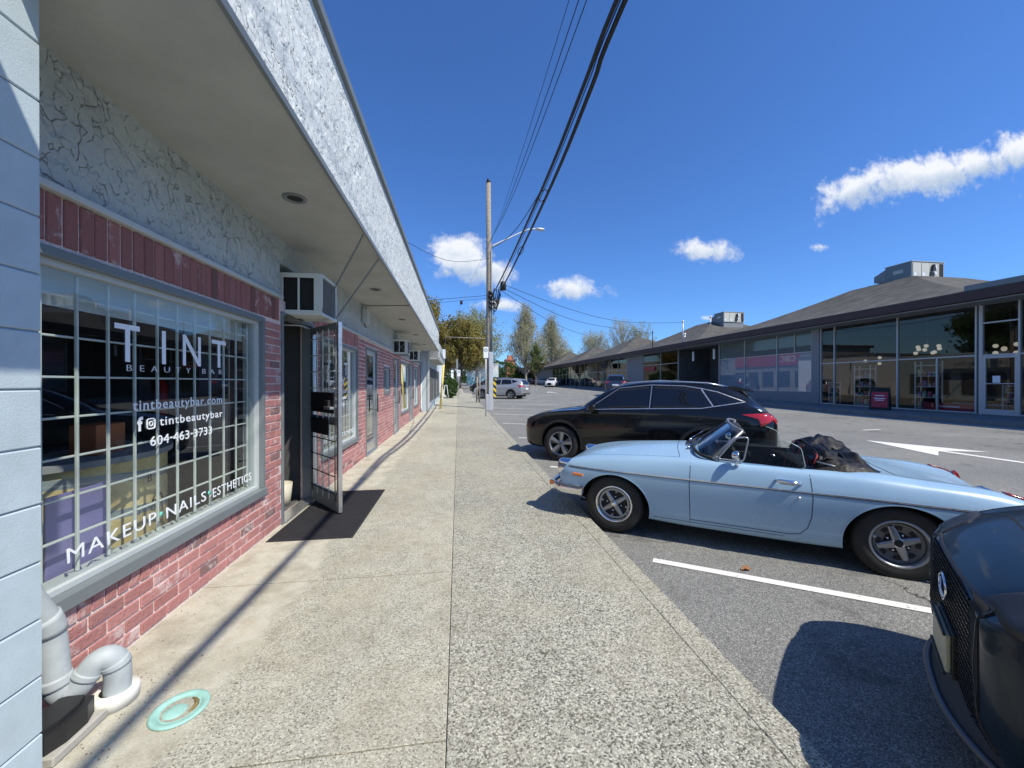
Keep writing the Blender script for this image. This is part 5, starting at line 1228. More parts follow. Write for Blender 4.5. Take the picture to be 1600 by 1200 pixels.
def wheel(root, x, y, r, w, side, style, rim_r, turn=0.0):
    # axis y; side -1 = facing -y
    T = Matrix.Translation((0, 0, 0)) @ Matrix.Rotation(R(-90 if side > 0 else 90), 4, 'X')      # z -> outward
    Tt = Matrix.Rotation(turn, 4, 'Z')
    hw = w/2; b = MB()
    b.lathe([(rim_r-.01, -hw*.9), (rim_r+.03, -hw), (r-.03, -hw*.98), (r-.008, -hw*.80), (r, -hw*.5), (r, hw*.5), (r-.008, hw*.80), (r-.03, hw*.98), (rim_r+.035, hw*1.0), (rim_r+.005, hw*.90), (rim_r-.01, hw*.8)], m_tyre, 56, T=T)
    gz = MB()
    tyre = b.build('wheel', root, (x, y, r)); tyre.matrix_local = Matrix.Translation((x, y, r)) @ Tt
    b = MB()
    lip = m_chrome if style in ('rostyle',) else m_steel
    b.lathe([(rim_r+.004, hw*.86), (rim_r+.006, hw*.93), (rim_r-.006, hw*.95), (rim_r-.016, hw*.84), (rim_r-.022, hw*.5), (rim_r-.03, hw*.2)], lip, 56, T=T)
    b.lathe([(rim_r-.03, hw*.2), (rim_r-.03, -hw*.9)], m_steeld, 40, T=T)
    if style == 'rostyle':
        b.lathe([(rim_r-.028, hw*.52), (rim_r-.045, hw*.70), (rim_r-.052, hw*.50)], m_steel, 48, T=T)
        b.lathe([(0, hw*.30), (rim_r-.05, hw*.30)], m_black, 40, T=T)
    else: b.lathe([(0, -.03), (rim_r-.03, -.03)], m_black, 32, T=T)
    b.build('rim', tyre)
    s = MB()
    def spoke(a, r0, r1, w0, w1, z0, z1, th, m):
        ca, sa = math.cos(a), math.sin(a); P = []
        for (rr, ww, zz) in ((r0, w0, z0), (r1, w1, z1)):
            for (q, dz) in ((-.5, -th), (-.5, 0), (-.25, .006), (.25, .006), (.5, 0), (.5, -th)): P.append((rr*ca-q*ww*sa, rr*sa+q*ww*ca, zz+dz))
        s.add(P, [(i, (i+1) % 6, 6+(i+1) % 6, 6+i) for i in range(6)]+[(5,4,3,2,1,0), (6,7,8,9,10,11)], m, T=T)
    if style == 'rostyle':
        for i in range(4): spoke(i*math.pi/2+.6, .035, rim_r-.045, .052, .036, hw*.62, hw*.56, .03, m_steel)
        for i in range(4): spoke(i*math.pi/2+.6+math.pi/4, rim_r-.075, rim_r-.045, .018, .030, hw*.45, hw*.56, .02, m_steel)
        s.lathe([(0, hw*.70), (.028, hw*.70), (.036, hw*.66), (.040, hw*.60), (.044, hw*.4)], m_steel, 24, T=T)
        s.lathe([(0, hw*.74), (.020, hw*.73), (.024, hw*.66)], m_chrome, 20, T=T)
        for i in range(4):
            a = i*math.pi/2+.6+math.pi/4; Tn = T @ Matrix.Translation((.075*math.cos(a), .075*math.sin(a), hw*.36)); s.lathe([(0, .022), (.009, .02), (.011, 0)], m_chrome, 8, T=Tn)
    elif style == 'rostyle_rear':
        for i in range(4): spoke(i*math.pi/2+.35, .03, rim_r-.05, .060, .040, hw*.55, hw*.45, .03, m_steel)
        s.lathe([(.085, hw*.22), (.10, hw*.30), (rim_r-.06, hw*.34), (rim_r-.03, hw*.5)], m_steeld, 40, T=T); s.lathe([(0, hw*.1), (.085, hw*.22)], m_black, 30, T=T)
        for i in range(8):
            a = (i+.5)*math.pi/4+.35; spoke(a, rim_r-.085, rim_r-.055, .036, .05, hw*.355, hw*.39, .001, m_black)
        s.lathe([(0, hw*.62), (.030, hw*.60), (.036, hw*.5)], m_black, 20, T=T); s.lathe([(.030, hw*.60), (.038, hw*.60), (.042, hw*.45)], m_chrome, 20, T=T)
        for i in range(4):
            a = i*math.pi/2+.35+math.pi/4; Tn = T @ Matrix.Translation((.07*math.cos(a), .07*math.sin(a), hw*.2)); s.lathe([(0, .022), (.009, .02), (.011, 0)], m_chrome, 8, T=Tn)
    else:
        for i in range(5):
            a = i*2*math.pi/5+math.pi/2
            spoke(a-.16, .05, rim_r-.01, .055, .085, hw*.70, hw*.86, .03, m_steel); spoke(a+.20, .05, rim_r-.01, .035, .040, hw*.62, hw*.74, .03, m_steeld)
        s.lathe([(0, hw*.82), (.03, hw*.82), (.035, hw*.76), (.065, hw*.70), (.07, hw*.4)], m_steel, 24, T=T)
    s.build('spokes', tyre)
    c = MB(); c.lathe([(0, hw*.845), (.026, hw*.84), (.028, hw*.80)], m_steeld if style == 'alloy' else m_chrome, 20, T=T)
    if style != 'rostyle_rear': c.build('hub_cap', tyre)
    if style.startswith('rostyle'):
        a = -.6 if style == 'rostyle' else 2.9; Tn = T @ Matrix.Translation(((rim_r-.03)*math.cos(a), (rim_r-.03)*math.sin(a), hw*.70)); MB().lathe([(0, .012), (.013, .012), (.014, 0)], m_steel, 14, T=Tn).build('valve_cap', tyre)
    return tyre
def arch_lip(mb, bvh, cx, cz, r, side, m, w=.02, h=.004, a0=-12, a1=192, minz=.17, rz=None):
    pts = []
    for k in range(41):
        a = R(a0+(a1-a0)*k/40); p = (cx+r*math.cos(a), cz+(rz or r)*math.sin(a))
        if p[1] > minz: pts.append(p)
    pstrip(mb, bvh, pts, side, m, w, h, step=.05)

m_frost_edge = mat('glass_edge', (.45,.55,.52), .25)
# ---------------- pale blue roadster
def roadster(loc_, rz):
    root = empty('sports_car', loc_, 'pale blue vintage convertible sports car with its black top folded down', 'car', rz)
    #        x     zb   wb   zm   wm    zs   ws   zc
    keys = [(.090, .43, .46, .52, .50, .600, .47, .600), (.115, .40, .58, .53, .63, .640, .52, .640), (.17, .375, .65, .54, .685, .685, .56, .675), (.30, .33, .68, .56, .72, .735, .57, .735),
            (.55, .25, .69, .58, .745, .785, .57, .805), (.90, .19, .70, .60, .757, .822, .565, .868), (1.25, .175, .705, .61, .762, .842, .575, .905), (1.55, .17, .71, .61, .765, .850, .60, .918),
            (2.0, .17, .71, .605, .767, .846, .62, .90), (2.45, .175, .71, .60, .768, .838, .62, .862), (2.85, .19, .705, .60, .767, .830, .61, .842), (3.2, .23, .69, .595, .76, .806, .60, .800), (3.5, .27, .67, .585, .748, .785, .585, .745),
            (3.72, .31, .64, .57, .728, .745, .57, .68), (3.83, .36, .58, .55, .69, .690, .54, .64), (3.86, .42, .50, .53, .60, .60, .45, .585)]
    def prof(zb, wb, zm, wm, zs, ws, zc):
        return [(0, zb), (wb*.8, zb), (wb-.01, zb+.02), (wb+(wm-wb)*.62, zb+(zm-zb)*.5), (wm, zm), (wm-.012, zm+(zs-zm)*.42), (ws+(wm-ws)*.60, zs-.028), (ws, zs), (ws*.72, zs+(zc-zs)*.35), (ws*.35, zs+(zc-zs)*.85), (0, zc)]
    me = loft(keys, prof, m_paintblue, 120, 6); bv = bvh_of(me)
    fx, rx, wr = .755, 3.035, .30
    cuts = [cyl_cut(q, a, c, .285, .368, m_black, 48, .338) for q in (fx, rx) for a, c in ((-1, -.42), (.42, 1))]
    c = MB(); pts = rounded([(1.60, -.575), (1.56, -.3), (1.56, .3), (1.60, .575), (1.68, .625), (2.45, .645), (2.80, .60), (2.98, .46), (3.0, 0), (2.98, -.46), (2.80, -.60), (2.45, -.645), (1.68, -.625)], .05)
    c.prism(pts, .27, 1.4, m_carin); cm = c.mesh('c'); bm = bmesh.new(); bm.from_mesh(cm); bmesh.ops.recalc_face_normals(bm, faces=bm.faces); bm.to_mesh(cm); bm.free(); cuts.append(cm)
    body = link('body', boolean(me, cuts), root)
    def seg(name, side, pts, m=m_seamb, w=.006, closed=False, r=0, h=.0008): b = MB(); pstrip(b, bv, pts, side, m, w, h, closed=closed, roundr=r); return b.build(name, root)
    for sd in ('L', 'R'):
        y = -1 if sd == 'L' else 1
        # door outline
        door = [(1.52, .835), (1.50, .60), (1.52, .262), (2.30, .262), (2.42, .33), (2.455, .55), (2.445, .83)]
        b = MB(); pstrip(b, bv, [(1.505, .845), (1.495, .60), (1.50, .262), (2.30, .262), (2.38, .28), (2.43, .34), (2.455, .44), (2.462, .60), (2.445, .83)], sd, m_seamb, .007, .0008); dseam = b.build('door_gap', root)
        seg('sill_seam', sd, [(1.15, .235), (2.27, .235), (2.275, .185)], w=.005); seg('fender_seam', sd, [(1.50, .262), (1.50, .19)], w=.006)
        b = MB(); pstrip(b, bv, [(.24, .662), (1.0, .662), (2.2, .655), (3.0, .648), (3.66, .632)], sd, m_alum, .013, .005); b.build('chrome_strip', root)
        b = MB(); pstrip(b, bv, [(.26, .652), (1.0, .652), (2.2, .645), (3.0, .638), (3.66, .622)], sd, m_seamb, .006, .004); b.build('strip_shadow_gap', root)
        b = MB(); arch_lip(b, bv, fx, .285, .372, sd, m_paintblue, .010, .004, rz=.342); b.build('arch_lip', root); b = MB(); arch_lip(b, bv, rx, .285, .372, sd, m_paintblue, .010, .004, minz=.24, rz=.342); b.build('arch_lip', root)
        # door handle, lock
        h, n = ray(bv, (2.30, .728), sd)
        b = MB(); b.tube([(2.20, h.y+y*.0, .735), (2.215, h.y+y*.035, .738), (2.29, h.y+y*.045, .735), (2.37, h.y+y*.035, .728), (2.385, h.y, .724)], [.012, .013, .012, .013, .014], m_chrome, 8); ppanel(b, bv, [(2.22, .745), (2.36, .740), (2.35, .705), (2.23, .708)], sd, m_chrome, .003, r=.015); b.build('door_handle', root)
        h, n = ray(bv, (2.365, .60), sd); b = MB(); b.tube([(2.365, h.y, .60), (2.365, h.y+y*.012, .60)], .011, m_chrome, 10); b.build('door_lock', root)
        # side markers
        b = MB(); ppanel(b, bv, [(.30, .605), (.43, .603), (.43, .562), (.30, .565)], sd, m_chrome, .006, 6, 3, .006); q = b.build('side_marker', root); b = MB(); ppanel(b, bv, [(.308, .598), (.422, .597), (.422, .568), (.308, .571)], sd, m_amber, .014, 6, 3, .006); b.build('lens', q)
        b = MB(); ppanel(b, bv, [(3.44, .600), (3.60, .598), (3.60, .555), (3.44, .558)], sd, m_chrome, .006, 6, 3, .006); q = b.build('side_marker', root); b = MB(); ppanel(b, bv, [(3.45, .593), (3.59, .592), (3.59, .562), (3.45, .564)], sd, m_red, .014, 6, 3, .006); b.build('lens', q)
        # tail light on the fender end
        b = MB(); ppanel(b, bv, [(y*.50, .72), (y*.64, .69), (y*.655, .55), (y*.52, .54)], 'B', m_chrome, .012, 8, 6, .03); q = b.build('tail_light', root); b = MB(); ppanel(b, bv, [(y*.515, .705), (y*.628, .680), (y*.640, .56), (y*.53, .555)], 'B', m_red, .040, 8, 6, .03, depth=.0); b.build('lens', q)
        b = MB(); ppanel(b, bv, [(3.665, y*.53), (3.81, y*.535), (3.81, y*.63), (3.665, y*.61)], 'T', m_red, .012, 6, 4, .02); b.build('lens', q)
        # headlight
        T = Matrix.Translation((.155, y*.565, .615)) @ Matrix.Rotation(R(-90), 4, 'Y')
        b = MB(); b.lathe([(.105, -.08), (.105, .03), (.098, .055), (.085, .06), (.080, .045)], m_chrome, 30, T=T); q = b.build('headlight', root)
        b = MB(); b.lathe([(0, .068), (.04, .064), (.082, .045)], g_lens, 26, T=T); b.build('lens', q)
        b = MB(); b.bbox((-.02, y*.50, .40), (.03, y*.62, .455), m_amber, .008); b.build('indicator', root)
        wheel(root, fx, y*.640, wr, .165, y, 'rostyle', .190, turn=.0); wheel(root, rx, y*.640, wr, .165, y, 'rostyle_rear' if y < 0 else 'rostyle', .190)
    # bonnet, cowl and boot gaps
    seg('bonnet_gap', 'T', [(1.40, -.60), (.9, -.585), (.30, -.52)], w=.005); seg('bonnet_gap', 'T', [(1.40, .60), (.9, .585), (.30, .52)], w=.005); seg('bonnet_gap', 'T', [(1.40, -.60), (1.36, -.3), (1.35, 0), (1.36, .3), (1.40, .60)], w=.006)
    seg('boot_gap', 'T', [(3.08, -.50), (3.05, 0), (3.08, .50)], m_seam, .012); seg('boot_gap', 'T', [(3.08, -.50), (3.25, -.545), (3.70, -.50)], m_seam, .007); seg('boot_gap', 'T', [(3.08, .50), (3.25, .545), (3.70, .50)], m_seam, .007)
    b = MB(); ppanel(b, bv, [(1.43, -.20), (1.50, -.20), (1.50, .20), (1.43, .20)], 'T', m_seam, .002, 6, 8, .01)
    for i in range(14): pstrip(b, bv, [(1.435, -.19+i*.028), (1.495, -.19+i*.028)], 'T', m_chrome, .007, .006)
    b.build('cowl_vent', root)
    for y in (-.33, .22):
        b = MB(); h, n = ray(bv, (1.47, y), 'T'); b.lathe([(.018, 0), (.014, .03), (0, .035)], m_chrome, 10, T=Matrix.Translation(h)); b.tube([h+Vector((0, 0, .03)), h+Vector((.10, .15, .085)), h+Vector((.16, .42, .115))], .005, m_chrome, 5); b.tube([h+Vector((.05, .02, .065)), h+Vector((.21, .40, .12))], .004, m_black, 5); b.build('wiper', root)
    # chrome bumpers with overriders
    def bumper(name, pts, zc, side):
        b = MB(); hh = [(-.0, -.055), (.018, -.035), (.03, 0), (.018, .035), (-.0, .055)]; P = [Vector(p) for p in pts]; vs = []
        for i, p in enumerate(P):
            t = (P[min(i+1, len(P)-1)]-P[max(i-1, 0)]).normalized(); nrm = Vector((t.y, -t.x))*side
            for (o, z) in hh: vs.append((p.x+nrm.x*o, p.y+nrm.y*o, zc+z))
            for (o, z) in ((-.012, .05), (-.012, -.05)): vs.append((p.x+nrm.x*o, p.y+nrm.y*o, zc+z))
        k = 7; b.add(vs, [(i*k+j, i*k+(j+1) % k, (i+1)*k+(j+1) % k, (i+1)*k+j) for i in range(len(P)-1) for j in range(k)]+[tuple(range(k)), tuple((len(P)-1)*k+j for j in range(k))], m_chrome, smooth=True)
        bmp = b.build(name, root)
        for y in (-.38, .38):
            xx = min(p[0] for p in pts)-.03 if side < 0 else max(p[0] for p in pts)+.03
            q = MB(); q.bbox((xx-.035, y-.04, zc-.10), (xx+.04, y+.04, zc+.12), m_chrome, .018); q.bbox((xx-.05, y-.028, zc-.06), (xx-.0351, y+.028, zc+.09) , m_rubber, .004) if side < 0 else None; q.build('overrider', bmp)
        return bmp
    base = [(.42, -.752), (.30, -.748), (.16, -.725), (.07, -.67), (.03, -.56), (.01, -.3), (.0, 0)]
    pp = [tuple(q) for q in spline(base+[(x, -y) for x, y in base[-2::-1]], 4)]
    bumper('front_bumper', pp, .415, 1)
    basr = [(3.52, -.76), (3.66, -.755), (3.80, -.72), (3.87, -.62), (3.90, -.3), (3.91, 0)]; pr_ = [tuple(q) for q in spline(basr+[(x, -y) for x, y in basr[-2::-1]], 4)]
    bumper('rear_bumper', pr_, .45, -1)
    b = MB(); ppanel(b, bv, [(-.36, .60), (.36, .60), (.33, .45), (-.33, .45)], 'F', m_seam, .003, 12, 5, .03)
    for i in range(16): pstrip(b, bv, [(-.33+i*.044, .47), (-.33+i*.044, .585)], 'F', m_chrome, .006, .012)
    pstrip(b, bv, [(-.36, .60), (.36, .60), (.33, .45), (-.33, .45)], 'F', m_chrome, .014, .014, closed=True, roundr=.03); b.build('radiator_grille', root)
    # windscreen
    bl = [(1.70, -.635, .862), (1.60, -.60, .880), (1.53, -.42, .905), (1.50, 0, .925)]; tl = [(1.955, -.565, 1.135), (1.93, -.54, 1.148), (1.875, -.38, 1.168), (1.85, 0, 1.178)]
    full = lambda P: smoothpath(P+[(p[0], -p[1], p[2]) for p in P[-2::-1]], 4)
    B_, T_ = full(bl), full(tl)
    b = MB(); b.tube(T_, .014, m_steel, 8); b.tube(B_, .017, m_black, 8)
    for y in (-1, 1): b.tube([(1.70, y*.635, .855), (1.83, y*.60, 1.0), (1.955, y*.565, 1.135)], [.024, .018, .016], m_steel, 10); b.tube([(1.72, y*.640, .845), (1.75, y*.632, .875)], .030, m_steel, 8)
    ws = b.build('windscreen', root)
    n = len(B_); vs = []
    for i in range(n):
        for k in range(5): t = k/4; vs.append(B_[i].lerp(T_[i], t))
    MB().add(vs, [(i*5+k, (i+1)*5+k, (i+1)*5+k+1, i*5+k+1) for i in range(n-1) for k in range(4)], g_car, smooth=True).build('glass', ws)
    b = MB(); b.bbox((1.90, -.13, 1.07), (1.925, .13, 1.125), m_black, .012); b.tube([(1.88, 0, 1.165), (1.91, 0, 1.10)], .006, m_black, 6); b.build('rear_view_mirror', ws)
    for y in (-.30, .30): b = MB(); b.bbox((1.87, y-.2, 1.085), (1.985, y+.2, 1.125), m_carin, .012); b.build('sun_visor', ws)
    # quarterlights, door glass, mirrors
    for y in (-1, 1):
        q = [(1.74, y*.668, .868), (1.895, y*.628, 1.075), (2.0, y*.625, 1.085), (1.955, y*.668, .860)]; b = MB(); b.tube(rounded3(q, .03), .0085, m_steel, 6, closed=True)
        ql = b.build('quarterlight', root); MB().add(q, [(0,1,2,3)], g_car).build('glass', ql)
        g = [(1.965, y*.672, .84), (2.01, y*.632, 1.085), (2.30, y*.635, 1.07), (2.40, y*.645, 1.02), (2.43, y*.665, .84)]; dgl = MB().add(g, [(0,1,2,3,4)], g_car).build('door_glass', root); eb_ = MB(); eb_.tube(rounded3(g, .03)[8:], .0028, m_frost_edge, 5); eb_.build('glass_edge', dgl)
        h, n = ray(bv, (1.93, .80), 'L' if y < 0 else 'R')
        b = MB(); b.tube([(1.90, y*.715, .825), (1.895, y*.735, .885)], [.020, .010], m_chrome, 8)
        Tm = Matrix.Translation((1.895, y*.745, .925)) @ Matrix.Rotation(R(90), 4, 'Y'); b.lathe([(0, -.045), (.035, -.035), (.055, -.005), (.058, .012), (.052, .016), (0, .014)], m_chrome, 20, T=Tm @ Matrix.Scale(.8, 4, (1, 0, 0))); b.build('door_mirror', root)
    # interior
    def seat(y):
        b = MB(); b.bbox((2.02, y-.22, .32), (2.50, y+.22, .50), m_vinyl, .05)
        T = Matrix.Translation((2.46, y, .45)) @ Matrix.Rotation(R(14), 4, 'Y'); b.bbox((-.07, -.22, 0), (.06, .22, .50), m_vinyl, .05, T=T); s_ = b.build('seat', root)
        p = MB(); pts = [T @ Vector(v) for v in ((-.045, -.225, .05), (-.055, -.222, .42), (-.04, -.17, .495), (-.04, .17, .495), (-.055, .222, .42), (-.045, .225, .05))]; p.tube(smoothpath(pts, 4), .006, m_redpipe, 5)
        pts = [T @ Vector(v) for v in ((-.078, -.12, .05), (-.078, -.13, .36), (-.07, 0, .43), (-.078, .13, .36), (-.078, .12, .05))]; p.tube(smoothpath(pts, 4), .005, m_redpipe, 5); p.build('piping', s_)
    seat(-.33); seat(.33)
    b = MB(); b.bbox((1.62, -.60, .60), (1.74, .60, .86), m_vinyl, .04)
    for y, r_ in ((-.45, .045), (-.22, .045), (.0, .03), (.1, .03)): b.lathe([(r_, -.002), (r_+.006, .008), (r_, .008)], m_chrome, 16, T=Matrix.Translation((1.742, y, .75)) @ Matrix.Rotation(R(90), 4, 'Y'))
    b.build('dashboard', root)
    Tw = Matrix.Translation((1.95, -.34, .80)) @ Matrix.Rotation(R(62), 4, 'Y'); b = MB(); b.tube([Tw @ Vector((.19*math.cos(w), .19*math.sin(w), 0)) for w in [2*math.pi*k/28 for k in range(28)]], .012, m_black, 8, closed=True)
    for k in range(3): w = k*2.094+.5; b.tube([Tw @ Vector((0, 0, -.02)), Tw @ Vector((.185*math.cos(w), .185*math.sin(w), 0))], .009, m_steel, 6)
    b.tube([Tw @ Vector((0, 0, -.015)), Tw @ Vector((0, 0, -.35))], .02, m_black, 8); b.build('steering_wheel', root)
    for y in (-1, 1):
        b = MB(); b.bbox((1.72, y*.655, .34), (2.44, y*.628, .84), m_vinyl, .01); q = b.build('door_card', root); b = MB(); b.bbox((1.95, y*.627, .70), (2.12, y*.615, .76), m_carin, .005); b.tube([(2.32, y*.62, .74), (2.36, y*.60, .74)], .012, m_chrome, 8); b.build('inner_handle', q)
    b = MB(); b.bbox((1.75, -.08, .28), (2.5, .08, .50), m_vinyl, .03); b.build('centre_tunnel', root)
    # folded hood: crumpled heap
    import mathutils.noise as mn
    nx_, ny_ = 46, 60; vs = []
    for i in range(nx_):
        u = i/(nx_-1)
        for j in range(ny_):
            v = -1+2*j/(ny_-1); x = 2.48+.50*u; wy = .63*(1-.22*max(0, u-.5)*2*abs(v)); y = v*wy
            edge = (1-abs(v)**6)*min(1, u*7)*min(1, (1-u)*4.5); p = Vector((x*3.2, y*3.4, 1.7)); nzv = abs(mn.noise(p*1.1))*1.0+abs(mn.noise(p*2.6))*.45+.22*abs(mn.noise(p*5.2))
            ridge = math.exp(-((u-.32-.12*math.sin(v*4))/.24)**2)*.13+.07*math.exp(-((u-.72)/.15)**2)*(1+.4*math.sin(v*9))
            z = .832+edge*(.035+ridge*1.05+nzv*.09*(1.25-.3*u))*(1-.30*abs(v)); x += .03*mn.noise(p*2)
            vs.append((x, y, z))
    b = MB(); b.add(vs, [(i*ny_+j, (i+1)*ny_+j, (i+1)*ny_+j+1, i*ny_+j+1) for i in range(nx_-1) for j in range(ny_-1)], m_vinyl, smooth=True)
    b.bbox((2.46, -.60, .60), (2.50, .60, .845), m_vinyl, .02); hood = b.build('folded_top', root)
    b = MB()
    for k, (x, z, w_) in enumerate(((2.56, .985, .50), (2.66, 1.0, .44), (2.76, .95, .50))): b.tube(smoothpath([(x, -w_, z-.11), (x-.01, -w_*.8, z-.02), (x, 0, z+.0), (x+.01, w_*.8, z-.02), (x, w_, z-.11)], 5), .011, m_vinyl, 8)
    for y in (-1, 1): b.tube([(2.50, y*.58, .86), (2.60, y*.54, .93), (2.78, y*.50, .90)], .012, m_vinyl, 6); b.tube([(2.52, y*.60, .90), (2.66, y*.585, .865), (2.86, y*.53, .855)], .008, m_steel, 6)
    b.build('top_frame', hood)
    b = MB(); ppanel(b, bv, [(3.835, -.02), (3.85, -.02), (3.85, .02), (3.835, .02)], 'T', m_chrome, .01, 3, 3, 0); b.tube([(3.80, -.09, .655), (3.83, -.09, .67), (3.83, .09, .67), (3.80, .09, .655)], .012, m_chrome, 8); b.build('boot_handle', root)
    b = MB()
    for y in (-.5, -.3): b.tube([(3.0, y, .30), (3.93, y, .27)], .02, m_galv, 8)
    b.build('exhaust', root)
    b = MB(); b.box((.3, -.42, .2), (3.6, .42, .33), m_black); b.build('underbody', root)
    return root
def rounded3(pts, r):
    out = []; L = len(pts)
    for i in range(L):
        p = Vector(pts[i]); a = Vector(pts[i-1])-p; c = Vector(pts[(i+1) % L])-p; s, e = p+a.normalized()*r, p+c.normalized()*r
        for k in range(4): t = k/3; out.append(s*(1-t)**2+p*2*t*(1-t)+e*t*t)
    return out

# ---------------- sport utility vehicles
def suv(name, loc_, rz, paint, lab, cat='car', L=4.64, Wd=1.845, H=1.645, detail=2, fwx=.925, wb=2.66, boxy=0.0, glassm=None, wr=.365, clad=None, plate=True, nose=None, group=None, gap=None, grille=True):
    root = empty(name, loc_, lab, cat, rz, group); sx_, sy_, sz_ = L/4.64, Wd/1.845, H/1.645; gap = gap or m_seam
    k = boxy
    keys = [(.0, .36, .50, .60, .58, .74, .52, .78, .36, .80), (.06, .30, .64, .60, .70, .79, .64, .83, .42, .85), (.20, .25, .74, .61, .81, .86, .74, .905, .50, .92), (.45, .23, .80, .63, .885, .945, .80, .975, .56, .995),
            (.95, .22, .84, .65, .918, 1.02+.03*k, .845, 1.055+.03*k, .60, 1.08+.03*k), (1.25, .22, .85, .66, .922, 1.045+.03*k, .855, 1.09, .64, 1.125), (1.42, .22, .85, .66, .923, 1.055, .857, 1.185, .65, 1.24), (1.85, .22, .86, .67, .923, 1.075, .860, 1.44, .625, 1.49),
            (2.2, .22, .86, .68, .923, 1.09, .862, 1.545, .61, 1.60), (2.7, .22, .86, .68, .923, 1.105, .862, 1.585, .60, 1.642), (3.3, .23, .86, .69, .923, 1.13, .858, 1.58+.01*k, .595, 1.638), (3.8, .25, .85, .70, .922, 1.16, .85, 1.525+.06*k, .59, 1.59+.03*k),
            (4.15, .28, .84, .72, .915, 1.175, .84, 1.39+.17*k, .60, 1.47+.12*k), (4.38, .31, .82, .74, .90, 1.14, .82, 1.20+.25*k, .64, 1.27+.25*k), (4.52, .34, .79, .75, .87, 1.06, .79, 1.09+.2*k, .66, 1.12+.2*k), (4.61, .38, .72, .75, .80, .98, .74, 1.0, .60, 1.01), (4.64, .45, .62, .74, .70, .92, .64, .94, .50, .95)]
    keys = [(q[0]*sx_, q[1]*sz_, q[2]*sy_, q[3]*sz_, q[4]*sy_, q[5]*sz_, q[6]*sy_, q[7]*sz_, q[8]*sy_, q[9]*sz_) for q in keys]
    def prof(zb, wb_, zm, wm, zs, ws, zr, wr_, zc):
        return [(0, zb), (wb_*.8, zb), (wb_, zb+.03), (wb_+(wm-wb_)*.75, zb+(zm-zb)*.5), (wm, zm), (wm-.008, zm+(zs-zm)*.55), (ws+.022, zs-.03), (ws-.006, zs+.02 if zr-zs > .12 else zs+.3*(zr-zs)), (ws+(wr_-ws)*.5, zs+(zr-zs)*.52), (wr_+.02, zr-(zr-zs)*.05), (wr_-.05, zr+(zc-zr)*.45), (wr_*.5, zc-(zc-zr)*.12), (0, zc)]
    me = loft(keys, prof, paint, 110 if detail > 1 else 60, 4 if detail > 1 else 3); bv = bvh_of(me); fx = fwx*sx_; rx = fx+wb*sx_; ar = wr+.055
    cm = clad or m_black
    cuts = [cyl_cut(x, a, b_, wr+.02, ar, m_black, 32) for x in (fx, rx) for a, b_ in ((-1.2, -.55), (.55, 1.2))]
    link('body', boolean(me, cuts), root); S3 = lambda P: [(x*sx_, z*sz_) for x, z in P]
    gm = glassm or g_tint
    for sd in ('L', 'R'):
        y = -1 if sd == 'L' else 1
        wins = [[(1.52, 1.085), (2.06, 1.475), (2.62, 1.535), (2.60, 1.125)], [(2.68, 1.128), (2.70, 1.537), (3.22, 1.52), (3.50, 1.475+.03*k), (3.66, 1.20), (3.50, 1.165)], [(3.72, 1.215), (3.56, 1.46+.03*k), (3.75, 1.425+.06*k), (4.12, 1.275+.14*k)]]
        for wi, P in enumerate(wins):
            b = MB(); ppanel(b, bv, S3(P), sd, gm, .003, 20 if detail > 1 else 8, 6 if detail > 1 else 3, .03); b.build('side_window', root)
        if detail > 0:
            b = MB(); pstrip(b, bv, S3([(1.46, 1.07), (2.04, 1.10), (2.64, 1.125), (3.50, 1.155), (3.72, 1.195), (4.17, 1.275+.14*k), (3.76, 1.44+.06*k), (3.50, 1.50+.03*k), (3.22, 1.545), (2.66, 1.562), (2.06, 1.50), (1.46, 1.07)]), sd, m_alum, .014, .008, step=.06); b.build('window_trim', root)
        if detail > 1:
            b = MB(); pstrip(b, bv, S3([(3.69, 1.19), (3.50, 1.49)]), sd, m_alum, .02, .008); pstrip(b, bv, S3([(2.64, 1.125), (2.66, 1.55)]), sd, m_alum, .012, .006); b.build('window_post', root)
            b = MB(); pstrip(b, bv, S3([(1.44, 1.05), (1.36, .85), (1.38, .36)]), sd, gap, .007, .001); pstrip(b, bv, S3([(2.62, 1.11), (2.60, .36)]), sd, gap, .007, .001); pstrip(b, bv, S3([(3.66, 1.16), (3.50, .85), (3.36, .62), (3.22, .36)]), sd, gap, .007, .001); pstrip(b, bv, S3([(1.38, .36), (3.22, .36)]), sd, gap, .007, .001)
            pstrip(b, bv, S3([(3.9, 1.02), (4.12, 1.02), (4.12, .88), (3.9, .88)]), sd, gap, .005, .001, closed=True, roundr=.04); b.build('door_gap', root)
            for hx in (2.40, 3.42):
                h, n = ray(bv, (hx*sx_, .96*sz_), sd); b = MB(); b.tube([(hx-.11, h.y, .955), (hx-.09, h.y+y*.035, .96), (hx+.08, h.y+y*.035, .965), (hx+.10, h.y, .965)], .013, paint, 8); b.build('door_handle', root)
        if detail > 0:
            b = MB(); arch_lip(b, bv, fx, wr+.02, ar+.025, sd, cm, .055, .008, minz=.25); b.build('arch_trim', root); b = MB(); arch_lip(b, bv, rx, wr+.02, ar+.025, sd, cm, .055, .008, minz=.27); b.build('arch_trim', root)
            b = MB(); pstrip(b, bv, [(fx+ar+.05, .27*sz_), (rx-ar-.05, .27*sz_)], sd, cm, .09, .008); b.build('sill_trim', root)
            b = MB(); x = 1.58*sx_; T = Matrix.Translation((x, y*.945*sy_, 1.12*sz_)); b.bbox((-.06, -.11, -.07), (.09, .11, .07), paint if detail > 1 else cm, .035, T=T); b.tube([(x, y*.85*sy_, 1.06*sz_), (x, y*.93*sy_, 1.09*sz_)], .022, cm, 6); b.build('door_mirror', root)
